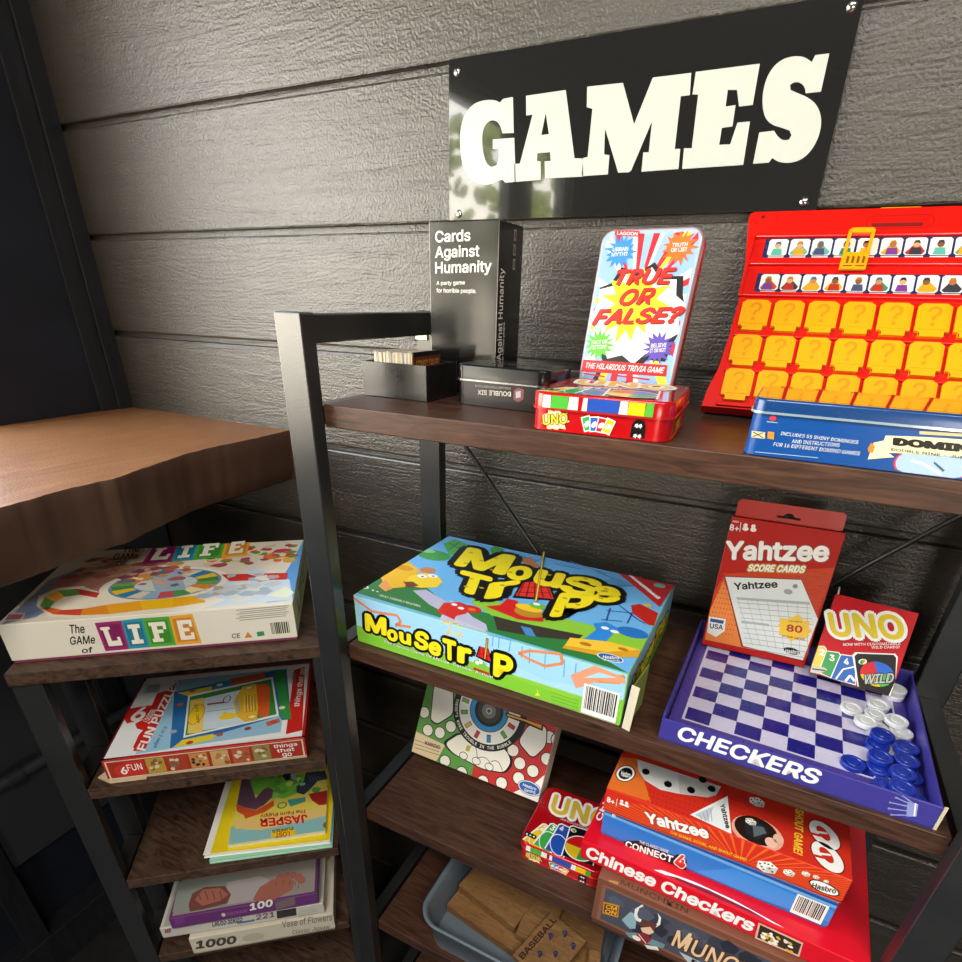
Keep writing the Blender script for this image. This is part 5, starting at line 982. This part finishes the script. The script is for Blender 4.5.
# ================================================================= SIDE UNIT GAMES
t, l, (f, ft, fr, fl) = gamebox('family_board_game_box', 'large white board game box with four coloured letter squares on top of the side unit', 'board game', -.9335, .3149, -.495, 38.6, .410, .272, .067, side='#e2dccd', base='#7d3350', lidf=.93, rough=.38)
CL = crop(0, 530, 4.81); CR_ = crop(170, 560, 6.413); CM = crop(0, 380, 3.006)
INK = G('#1c1815')
f.text('The', *CL((335, 497), (408, 495), (333, 455)), INK, 3, bold=.02); f.text('GAMe', *CL((338, 552), (458, 545), (336, 512)), INK, 3, bold=.02); f.text('of', *CL((395, 592), (446, 588), (393, 565)), INK, 3, bold=.02)
def life(f, quads, k0=0):
    for s_, hx, Q in quads:
        q = [f.loc(*p) for p in Q]; f.ab(f.clip(q), G(hx), k0 + 1.5); cx_ = sum(p[0] for p in q) / 4; cy_ = sum(p[1] for p in q) / 4
        i2 = [(cx_ + (a - cx_) * .80, cy_ + (b_ - cy_) * .80) for a, b_ in q]; dk = tuple(i2); f.ab(f.clip(i2), G({'#9a2a6a': '#7d1f58', '#2f8fae': '#23748f', '#4fa83a': '#3c8a2c', '#e8a434': '#c9822a'}[hx]), k0 + 2)
        tl_, tr_, br_, bl_ = q; ix = lambda a, b_: (bl_[0] + (br_[0] - bl_[0]) * a + (tl_[0] - bl_[0]) * b_, bl_[1] + (br_[1] - bl_[1]) * a + (tl_[1] - bl_[1]) * b_)
        cells = {'L': [(.22, .16, .42, .84), (.22, .16, .80, .34), (.68, .34, .80, .46), (.14, .74, .52, .84)], 'I': [(.38, .16, .62, .84), (.22, .16, .78, .30), (.22, .70, .78, .84)], 'F': [(.26, .16, .46, .84), (.18, .16, .58, .28), (.26, .70, .80, .84), (.68, .58, .80, .84), (.26, .46, .66, .58), (.18, .72, .5, .84)], 'E': [(.24, .16, .44, .84), (.24, .70, .80, .84), (.24, .16, .80, .30), (.24, .45, .66, .57), (.68, .60, .80, .84), (.68, .16, .80, .40)]}[s_]
        for m_, (x0_, y0_, x1_, y1_) in enumerate(cells): f.ab([ix(x0_, y0_), ix(x1_, y0_), ix(x1_, y1_), ix(x0_, y1_)], G('#efe8d8'), k0 + 3 + m_ * .35)
life(f, (('L', '#9a2a6a', CL((455, 447), (582, 435), (622, 572), (508, 583))), ('I', '#2f8fae', CL((582, 435), (682, 424), (722, 563), (622, 572))), ('F', '#4fa83a', CL((682, 424), (812, 415), (848, 553), (722, 563))), ('E', '#e8a434', CL((812, 415), (925, 403), (970, 543), (848, 553)))))
for k in range(6): f.line(CR_((425 + (k % 2) * 20, 322 + k * 13), (760 - (k % 3) * 8, 292 + k * 13)), .0009, G('#6a6258'), 2)
f.text('CE', *CR_((398, 502), (450, 498), (396, 472)), INK, 3); f.px(CR_((478, 500), (498, 460), (530, 495)), G('#d8842a'), 2); f.px(CR_((555, 462), (600, 455), (608, 483), (562, 490)), G('#2f8a5c'), 2)
q0, q1 = f.loc(*CR_((655, 475))[0]), f.loc(*CR_((772, 465))[0])
R = random.Random(2); x_ = q0[0]
while x_ < q1[0]: wd = R.choice((.0008, .0014, .002)); f.ab([(x_, q0[1]), (x_ + wd, q0[1]), (x_ + wd, q0[1] + .021), (x_, q0[1] + .021)], INK, 2); x_ += wd + R.choice((.0008, .0014))
f = ft; f.rect(.003, .003, .997, .997, G('#e3d8c2'), .5)
f.px(CM((5, 735), (150, 600), (260, 560), (300, 640), (130, 700), (110, 712)), G('#7f92b8'), .8); f.px(CM((800, 670), (870, 560), (930, 470), (885, 660)), G('#5f9ad0'), .8); f.px(CM((540, 690), (760, 560), (870, 600), (880, 660)), G('#cfd8dc'), .9)
f.px(CM((170, 600), (330, 550), (420, 570), (400, 640), (250, 640), (130, 650)), G('#c08878'), 1)
a, b_ = f.loc(*CM((310, 655))[0])
def band(C, pts_o, pts_i, cols, lay):
    n_ = len(pts_o)
    for i in range(n_ - 1): f.ab(f.clip([f.loc(*C(pts_o[i])[0]), f.loc(*C(pts_o[i + 1])[0]), f.loc(*C(pts_i[i + 1])[0]), f.loc(*C(pts_i[i])[0])]), G(cols[i % len(cols)]), lay)
po = [(445 + 235 * cos(t_) , 622 + 50 * sin(t_)) for t_ in [i * 2 * pi / 26 for i in range(27)]]
f.px(CM((110, 680), (115, 650), (170, 625), (250, 620), (330, 650), (560, 640), (680, 660), (600, 690), (250, 718), (150, 712)), G('#efe6cf'), 1.4)
band(CM, [(120, 680), (135, 652), (175, 634), (230, 628), (300, 640)], [(145, 690), (165, 668), (195, 652), (240, 646), (290, 655)], ['#5f9a4a', '#e8a030', '#5f9a4a', '#c23a3a'], 2)
band(CM, [(120, 684), (160, 705), (240, 708), (330, 704), (430, 692), (520, 684), (620, 668)], [(150, 684), (190, 692), (250, 688), (320, 676), (420, 664), (520, 655), (600, 648)], ['#e06a2a', '#d84a3a', '#e8902a', '#f2a828', '#f4c020', '#f2b022', '#e05a28'], 2)
f.ell(CM((498, 612))[0], .098, .066, G('#f0e8d4'), 1.8, .0, 40); f.ell(CM((500, 612))[0], .086, .057, G('#7d8cae'), 2.3, n=36)
cols = ['#3f8a48', '#e8c030', '#2f7fae', '#d8d0b8', '#8fb0c8', '#c8505a', '#4f9a48', '#efe0a8', '#e08a2a', '#6fa05a']
c0_ = f.loc(*CM((500, 612))[0])
for i in range(20):
    t0, t1 = i * 2 * pi / 20, (i + 1) * 2 * pi / 20
    f.ab([(c0_[0] + .082 * cos(t0), c0_[1] + .054 * sin(t0)), (c0_[0] + .082 * cos(t1), c0_[1] + .054 * sin(t1)), (c0_[0] + .05 * cos(t1), c0_[1] + .03 * sin(t1)), (c0_[0] + .05 * cos(t0), c0_[1] + .03 * sin(t0))], G(cols[i % 10]), 3)
f.ell(c0_, .048, .028, G('#c9d2d0'), 3.2, isab=True); f.px(CM((450, 590), (540, 575), (560, 630), (470, 640)), G('#9ab4c4'), 3.6)
f.px(CM((665, 585), (865, 580), (862, 600), (690, 605)), G('#cf3428'), 2.4)
f.blobs((.60, .62, .97, .93), 70, ('#c83a34', '#e8702a', '#6f8f3a', '#d8c8a8', '#b04a5a', '#e0a848'), .012, 2.6, 3, 1.3)
f.blobs((.08, .52, .42, .85), 55, ('#a8584e', '#8a5a5c', '#cfa38c', '#d8c0b0', '#7a4a52', '#b88a6a'), .014, 2.6, 4, 1.5)
f.blobs((.30, .35, .55, .7), 40, ('#8a4a58', '#b06058', '#d0a890', '#6a6a78', '#c89048'), .012, 3.6, 5, 1.5)
f.blobs((.62, .10, .92, .45), 36, ('#c8ccc8', '#a8b8c0', '#e0dccb', '#b8a8a0', '#d8b870'), .014, 2.2, 6, 1.4); f.px(CM((800, 650), (860, 620), (885, 640), (860, 655)), G('#e8e8c8'), 4)
f.blobs((.55, .74, .66, .9), 14, ('#3f5a38', '#5a6a58', '#2f4a34'), .010, 3.4, 7, 1.6)
f.px(CM((8, 725), (22, 700), (78, 700), (68, 722)), G('#d8ccc0'), 2); f.px(CM((15, 722), (28, 705), (70, 705), (62, 719)), G('#a8505a'), 2.5)
f.text('The', *CM((368, 520), (418, 518), (372, 502)), INK, 6, bold=.02); f.text('GAMe', *CM((340, 543), (415, 538), (345, 524)), INK, 6, bold=.02); f.text('OF', *CM((348, 560), (382, 558), (350, 546)), INK, 6, bold=.02)
life(f, (('L', '#9a2a6a', CM((465, 500), (538, 493), (515, 548), (424, 555))), ('I', '#2f8fae', CM((538, 493), (600, 488), (580, 542), (515, 548))), ('F', '#4fa83a', CM((600, 488), (682, 482), (665, 535), (580, 542))), ('E', '#e8a434', CM((682, 482), (756, 477), (742, 528), (665, 535)))), 5)
fr.text('LIFE', (.05, .02), (.2, .02), (.05, .05), G('#8a8278'), 2, bold=.04, ab=True)
l.build('lid', t)
# jigsaw set box
t, l, (f, ft, fr, fl) = gamebox('toddler_puzzle_box', 'red and white puzzle set box with a yellow truck picture below the white board game', 'puzzle', -.868, .3475, -.735, 38.6, .326, .240, .048, side='#b3261f', base='#cdb896', lidf=.86, rough=.36)
CP = crop(80, 640, 2.989); CQ = crop(120, 660, 4.81)
f.uv([(.012, .12), (.988, .12), (.988, .93), (.012, .93)], G('#d9cbb4'), .8); f.uv([(.02, .16), (.98, .16), (.98, .89), (.02, .89)], G('#a83224'), 1.2)
for i, (c1_, c2_) in enumerate((('#b8973a', '#d9c68a'), ('#a8402c', '#7a6a50'), ('#c98a4a', '#2a2a3a'), ('#c9a468', '#b8784a'), ('#b85a3a', '#e0c09a'), ('#8a8a4a', '#3a4a3a'))):
    x_ = .20 + i * .105; f.rect(x_, .18, x_ + .088, .86, G(c1_), 2); f.blobs((x_ + .012, .28, x_ + .076, .75), 9, (c2_, '#d8c8a8', '#8a5a38'), .006, 2.4, i)
f.ell((.030, .022), .016, .013, G('#c9352c'), 2, isab=True); f.text('6', (.024, .014), (.034, .014), (.024, .030), WHITE, 3, bold=.04, ab=True); f.rect(.10, .2, .19, .85, G('#c9352c'), 1.8); f.text('FUN', (.035, .020), (.058, .020), (.035, .034), WHITE, 3, ab=True)
f.text('things', (.272, .032), (.312, .032), (.272, .040), WHITE, 3, bold=.02, ab=True); f.text('that', (.276, .021), (.306, .021), (.276, .029), WHITE, 3, bold=.02, ab=True); f.text('go', (.284, .010), (.300, .010), (.284, .018), WHITE, 3, bold=.02, ab=True)
f = ft; f.rect(.015, .02, .985, .98, G('#e8ecee'), .6); f.rect(.030, .045, .97, .955, G('#f4f2ee'), .8)
f.px(CP((60, 362), (190, 125), (290, 118), (165, 345)), G('#eef0f0'), 1); f.px(CP((165, 342), (292, 120), (620, 85), (600, 275), (270, 325)), G('#9cc8e2'), 1.1)
f.px(CP((158, 322), (175, 285), (188, 270), (170, 265), (165, 250), (195, 235), (140, 250), (132, 235), (150, 205), (190, 198), (215, 195), (230, 160), (262, 150), (298, 122), (270, 180), (190, 330)), G('#cf2a22'), 1.6, clip=True)
f.px(CP((158, 332), (285, 122), (298, 124), (192, 332)), G('#cf2a22'), 1.7)
f.text('6', *CP((146, 246), (190, 238), (165, 205)), WHITE, 4, bold=.05); f.text('Toddler', *CP((186, 245), (215, 205), (206, 252)), WHITE, 4)
f.text('FUN PUZZLES', *CP((195, 333), (298, 125), (168, 327)), WHITE, 4, bold=.05); f.text('Ages 1 to 5', *CP((218, 322), (252, 258), (228, 325)), G('#2a5a9a'), 4)
f.px(CQ((125, 125), (200, 115), (185, 158), (108, 165)), G('#d6dad6'), 2); f.px(CQ((140, 122), (195, 118), (180, 155), (122, 158)), G('#a8b4b2'), 2.4)
# tilted puzzle pictures
f.px(CQ((262, 155), (745, 50), (800, 45), (825, 285), (780, 290), (765, 270), (240, 425)), G('#2f6fae'), 1.8)
f.px(CQ((275, 160), (445, 125), (440, 145), (330, 175)), G('#e8d43a'), 2.2); f.px(CQ((450, 112), (530, 98), (535, 128), (450, 140)), G('#3f8ab8'), 2.2); f.px(CQ((530, 92), (695, 60), (700, 85), (540, 120)), G('#d8622c'), 2.2); f.px(CQ((745, 60), (790, 48), (825, 285), (775, 280)), G('#3a9a48'), 2.2)
f.px(CQ((255, 420), (300, 385), (450, 355), (455, 380), (330, 410)), G('#e8d43a'), 2.2); f.px(CQ((455, 360), (700, 300), (710, 318), (460, 385)), G('#9cc4dc'), 2.2); f.px(CQ((700, 300), (765, 280), (770, 300), (710, 320)), G('#c96a5a'), 2.2)
f.px(CQ((328, 170), (735, 82), (765, 270), (305, 375)), WHITE, 3); f.px(CQ((337, 178), (727, 92), (753, 262), (315, 365)), G('#3f8a40'), 3.5)
f.px(CQ((405, 185), (600, 140), (600, 305), (400, 340)), G('#cfe0ea'), 4); f.line(CQ((415, 250), (560, 232)), .0014, G('#5a7a98'), 4.6)
YT = G('#e9b832')
f.px(CQ((340, 195), (400, 182), (408, 190), (400, 340), (385, 352), (325, 355)), G('#f0d06a'), 4.3); f.ell(CQ((368, 262))[0], .0135, .030, G('#c98a1c'), 4.8, n=20); f.ell(CQ((368, 262))[0], .0120, .028, G('#f2cc2c'), 5.2, n=20); f.text('ABC 123', *CQ((385, 305), (372, 215), (370, 305)), G('#7a4a14'), 6)
f.px(CQ((590, 130), (650, 115), (670, 150), (660, 290), (600, 300), (560, 270), (545, 200)), YT, 4.8); f.px(CQ((598, 175), (650, 165), (655, 245), (600, 255)), G('#c98a24'), 5.2)
for k in range(4): f.line(CQ((600 + k * 14, 175 - k * 2), (602 + k * 14, 252 - k * 2)), .0020, G('#f6dc6a'), 5.8)
f.px(CQ((655, 118), (705, 115), (722, 140), (718, 255), (705, 275), (668, 270)), G('#e0602a'), 5.2); f.line(CQ((560, 190), (575, 250)), .004, G('#8ab0d0'), 5.6)
for c in ((620, 135), (635, 275)): f.ell(CQ(c)[0], .0085, .0062, G('#c98a24'), 5.8, n=16); f.ell(CQ(c)[0], .0068, .0046, G('#f6e6a8'), 6.3, n=16)
f.ell(CQ((520, 272))[0], .0165, .009, G('#f2cf30'), 5.4); f.ell(CQ((505, 262))[0], .006, .006, G('#f2cf30'), 5.6); f.line(CQ((420, 215), (500, 205)), .005, G('#8a3a2c'), 5); f.ring(CQ((515, 190))[0], .007, .012, .0018, G('#8a3a2c'), 5, 20)
for c, hx in (((290, 215), '#c86a3a'), (((258, 345)), '#a8a8b8'), ((348, 150), '#c86a3a'), ((480, 120), '#f4f2ec'), ((780, 230), '#f0e8c8'), ((335, 398), '#c84a2a'), ((480, 360), '#b85a4a'), ((615, 330), '#8a4a3a'), ((740, 298), '#c84a4a')): f.ell(CQ(c)[0], .006, .005, G(hx), 3, n=9)
f.px(CP((640, 90), (672, 80), (665, 270), (615, 282)), G('#cf2a22'), 2); f.text('things that go', *CP((655, 200), (672, 85), (638, 200)), WHITE, 3, bold=.03)
for k in range(5): f.line(CQ((815 + k * 4, 110 + k * 3), (835 + k * 3, 60)), .0005, G('#6a8aa8'), 3)
f.rect(.0, .0, 1, .020, G('#b3261f'), 1); f.rect(0, 0, .010, 1, G('#b3261f'), 1); f.rect(.988, 0, 1, 1, G('#b3261f'), 1); f.rect(0, .985, 1, 1, G('#b3261f'), 1)
l.build('lid', t)
mb = MB(); O = V((-.868, .3475, H - .735)); u, v_, n_ = frame(rad(38.6)); mb.prism([O - u * .020 + v_ * .012 + n_ * .001, O + u * .004 - v_ * .004 + n_ * .001, O + u * .06 - v_ * .004 + n_ * .001, O + u * .06 + v_ * .05 + n_ * .001, O + u * .003 + v_ * .05 + n_ * .001], n_ * .003, mat('#cdb896', .6)); mb.build('box_flap', t)
# ---- picture books
def book(name, label, x, y, z, yaw, w, d, h, cover, page='#e9e2cf', ct=.0014):
    O = V((x, y, H + z)); u, v_, n_ = frame(rad(yaw)); t = thing(name, label, 'book', O)
    mb = MB(); mb.box(O + u * .002 + v_ * .002 + n_ * ct, u * (w - .004), v_ * (d - .004), n_ * (h - 2 * ct), mat(page, .7)); mb.build('pages', t)
    mb = MB(); mb.box(O, u * w, v_ * d, n_ * ct, mat(cover, .35), .0004); mb.build('back_cover', t)
    mb = MB(); mb.box(O + n_ * (h - ct), u * w, v_ * d, n_ * ct, mat(cover, .35), .0004); return t, mb, Face(mb, O + n_ * h, u, v_, w, d), O, u, v_, n_
zb_ = -.97
t, mb, f, *_ = book('picture_book', 'mint and cream picture book, bottom of the pile under the puppy book', -.7765, .4175, zb_ + .0005, 37.4, .231, .212, .007, '#8fcdb4'); mb.build('front_cover', t)
t, mb, f, *_ = book('picture_book', 'white edged yellow picture book in the middle of the pile of books', -.7905, .4180, zb_ + .0080, 36.2, .238, .229, .010, '#f0efe6'); f.uv([(.055, .003), (.997, .003), (.997, .95), (.055, .95)], G('#efd41e'), 1); mb.build('front_cover', t)
t, mb, f, O, u, v_, n_ = book('puppy_picture_book', 'picture book with a green and purple cartoon cover, topmost of the pile of books', -.7595, .4500, zb_ + .0186, 38.5, .186, .186, .0105, '#e9d86a', '#cfd2cc')
CJ = crop(200, 770, 6.634); D_ = f
D_.rect(.003, .003, .997, .997, G('#e8d25a'), .6); D_.px(CJ((190, 380), (400, 340), (560, 330), (700, 300), (880, 260), (905, 420), (500, 470), (185, 520)), G('#8fc4c4'), 1); D_.px(CJ((330, 50), (560, 40), (690, 30), (720, 120), (560, 190), (470, 180), (350, 160), (330, 100)), G('#7cc444'), 1.4)
D_.px(CJ((250, 330), (400, 320), (700, 270), (870, 240), (870, 300), (400, 400), (230, 390)), G('#efc878'), 1.2); D_.blobs((.3, .6, .9, .97), 30, ('#6cb83c', '#9ad060', '#5aa848', '#d8e06a'), .012, 1.9, 3)
D_.px(CJ((275, 60), (330, 65), (350, 130), (370, 190), (420, 130), (450, 115), (485, 130), (480, 180), (430, 230), (370, 265), (300, 250), (245, 230)), G('#6a4a5e'), 3); D_.px(CJ((240, 230), (300, 250), (370, 268), (430, 235), (490, 200), (490, 240), (430, 280), (300, 325), (290, 300), (245, 275)), G('#d8562a'), 2.6)
D_.px(CJ((545, 40), (570, 15), (640, 10), (625, 60), (570, 72)), G('#1e2a3c'), 3); D_.px(CJ((600, 20), (640, 15), (630, 60), (605, 60)), G('#b9c8cc'), 3.4)
D_.px(CJ((700, 20), (830, 5), (850, 60), (780, 75), (740, 120), (690, 165), (640, 150), (640, 110), (690, 70)), G('#39424f'), 3)
for k in range(5): D_.line(CJ((715 + k * 22, 30 + k * 4), (735 + k * 22, 75 - k * 2)), .0014, G('#77828e'), 3.6)
D_.ell(CJ((680, 95))[0], .006, .005, G('#a8b8c4'), 4); D_.px(CJ((720, 160), (850, 135), (870, 225), (790, 235), (740, 200)), G('#a8282c'), 3); D_.ring(CJ((545, 235))[0], .010, .009, .003, G('#3f9a4a'), 3, 18); D_.px(CJ((580, 200), (700, 180), (700, 210), (600, 245)), G('#4a9a8a'), 2.8)
D_.text('JASPER', *CJ((710, 295), (395, 325), (720, 350)), G('#d3222c'), 5, bold=.05); D_.text('The Farm Puppy', *CJ((705, 262), (400, 298), (706, 285)), G('#a8401c'), 5, bold=.03)
D_.px(CJ((475, 408), (625, 385), (635, 435), (470, 450)), G('#f0d020'), 4); D_.text('LOST', *CJ((595, 408), (500, 420), (597, 440)), G('#c8281c'), 5, bold=.04); D_.text('PUPPIES', *CJ((618, 378), (478, 400), (620, 398)), G('#7a3a14'), 5, bold=.04); D_.ell(CJ((838, 365))[0], .0065, .0085, G('#8a5a20'), 4)
mb.build('front_cover', t)
# ---- jigsaw boxes on the lower side shelf
CB = crop(120, 740, 4.008)
t, l, (f, ft, fr, fl) = gamebox('large_jigsaw_box', 'cream jigsaw box marked 1000, bottom of the pile on the lower side shelf', 'puzzle', -.820, .356, -1.21, 38.8, .286, .215, .054, side='#cfc6b2', base='#a89c86', rough=.42)
f.text('1000', *CB((303, 838), (465, 815), (305, 805)), G('#4a423a'), 3, bold=.07); f.text('PIECES', *CB((368, 808), (438, 798), (369, 796)), G('#8a8274'), 3); f.text('Vase of Flowers', *CB((650, 752), (850, 722), (648, 725)), G('#7a7264'), 3); f.text('Classic Jigsaw', *CB((690, 778), (840, 755), (690, 762)), G('#7a7264'), 3)
ft.rect(.05, .05, .95, .95, G('#b3a68a'), 1); ft.blobs((.6, .1, .95, .9), 30, ('#8a7a5a', '#c9b88a', '#a89a7a'), .02, 1.5, 2)
f.ell(CB((535, 790))[0], .022, .013, G('#bdb39c'), 1.5); l.build('lid', t)
t, l, (f, ft, fr, fl) = gamebox('thin_jigsaw_box', 'white jigsaw box marked 221 lying between the purple box and the cream box', 'puzzle', -.8645, .333, -1.155, 37.8, .318, .185, .033, side='#c9c4ba', base='#9a948a', rough=.42)
f.text('MB', *CB((180, 775), (205, 770), (180, 758)), G('#8a2a3a'), 3, bold=.05); f.text('CROSS SERIES', *CB((368, 750), (490, 728), (370, 722)), G('#5a5a62'), 3, bold=.05); f.text('221', *CB((545, 722), (620, 708), (545, 700)), G('#7a5a68'), 3, bold=.05); f.px(CB((627, 685), (705, 672), (708, 702), (630, 716)), G('#3a3236'), 2)
for k in range(3): f.line(CB((715, 690 + k * 9), (790, 676 + k * 9)), .0012, G('#9a948c'), 2)
f.px(CB((470, 730), (540, 718), (540, 726), (470, 738)), G('#4a7a9a'), 2); ft.rect(.02, .02, .98, .98, G('#a8a298'), .6); l.build('lid', t)
t, l, (f, ft, fr, fl) = gamebox('baby_photo_jigsaw_box', 'purple edged jigsaw box marked 100 with a baby photo, topmost of its pile', 'puzzle', -.8385, .3435, -1.121, 39.2, .283, .170, .0355, side='#6b3472', base='#8a8090', rough=.36)
f.text('100', *CB((520, 684), (612, 665), (520, 655)), WHITE, 3, bold=.06); f.px(CB((622, 650), (700, 630), (703, 660), (626, 678)), G('#7a6a6a'), 2); f.ell(CB((415, 700))[0], .004, .006, G('#d8c8c0'), 3); f.text('big puzzle', *CB((430, 702), (510, 688), (430, 688)), G('#a86aa0'), 3); f.px(CB((218, 715), (258, 708), (258, 735), (220, 742)), G('#7d3f86'), 2)
ft.rect(.02, .03, .98, .98, G('#9a9088'), .6); ft.px(CB((235, 570), (420, 545), (520, 560), (560, 640), (300, 690), (210, 690)), G('#8f958a'), .8); ft.px(CB((430, 570), (560, 545), (600, 560), (560, 640), (430, 660)), G('#b0a6a4'), 1)
FL, FD = G('#a8685a'), G('#7a4a44')
ft.px(CB((275, 660), (290, 615), (340, 590), (420, 585), (445, 620), (430, 655), (330, 680), (280, 688)), FD, 1.6); ft.px(CB((300, 640), (330, 600), (400, 592), (435, 620), (400, 645), (330, 665)), FL, 2)
for k in range(4): ft.line(CB((310 + k * 30, 605), (325 + k * 28, 640)), .002, FD, 2.5)
ft.px(CB((532, 640), (560, 590), (610, 560), (660, 548), (700, 565), (690, 600), (620, 640), (560, 650)), FL, 1.6)
for k, c in enumerate(((640, 552), (668, 545), (694, 543), (715, 550), (728, 562))): ft.ell(CB(c)[0], .008, .009, FL, 2 + k * .1, n=14); ft.line(CB((c[0] - 12, c[1] + 18), (c[0] - 14, c[1] + 34)), .0014, FD, 2.8)
l.build('lid', t)
#@@END
# ================================================================= LIGHT
FILL_LAMP = 23
w = bpy.data.worlds.new('sky'); scn.world = w; w.use_nodes = True; nt = w.node_tree; bg = nt.nodes['Background']
tc = nt.nodes.new('ShaderNodeTexCoord'); sp_ = nt.nodes.new('ShaderNodeSeparateXYZ'); nt.links.new(tc.outputs['Generated'], sp_.inputs[0])
cr = nt.nodes.new('ShaderNodeValToRGB'); e = cr.color_ramp.elements; e[0].position = .0; e[0].color = (1., .89, .70, 1); e[1].position = .7; e[1].color = (.60, .76, 1., 1)
nt.links.new(sp_.outputs[2], cr.inputs[0]); nt.links.new(cr.outputs[0], bg.inputs[0]); bg.inputs[1].default_value = 11
def portal(name, loc, rot, sx, sy_):
    l = bpy.data.lights.new(name, 'AREA'); l.shape = 'RECTANGLE'; l.size = sx; l.size_y = sy_; l.cycles.is_portal = True
    o = bpy.data.objects.new(name, l); col.objects.link(o); o.location = loc; o.rotation_euler = rot
portal('window_portal', (XL - .13, (JA + JB) / 2, (SILL + HEAD) / 2), (0, rad(-90), 0), HEAD - SILL, JA - JB)
portal('window_portal', (1.55, -3.52, 1.5), (rad(90), 0, 0), 1.3, 1.2)
for i, (x, y) in enumerate(((-.25, -.75), (.85, -.75))):  # unseen overhead panels, added as fill to brighten the box tops
    t = thing('ceiling_fill_light', ('added square fill light panel, unseen above and behind the viewer, nearer the window', 'added square fill light panel, unseen above and behind the viewer, farther from the window')[i], 'added fill light', (x, y, 2.9))
    mb = MB(); mb.abox(x - .32, x + .32, y - .32, y + .32, 2.86, 2.9, mat('#c8c8c4', .4), .003); hs = mb.build('housing', t); mb = MB(); mb.abox(x - .29, x + .29, y - .29, y + .29, 2.8575, 2.8605, mat('#f0eee8', .5)); mb.build('diffuser', hs)
    l = bpy.data.lights.new('fill_lamp', 'AREA'); l.shape = 'SQUARE'; l.size = .58; l.energy = FILL_LAMP; l.color = (1, .95, .87); o = bpy.data.objects.new('fill_lamp', l); col.objects.link(o); o.location = (x, y, 2.854)
v = scn.view_settings; v.view_transform = 'Standard'; v.look = 'None'; v.gamma = 1; v.use_curve_mapping = False; v.exposure = .42
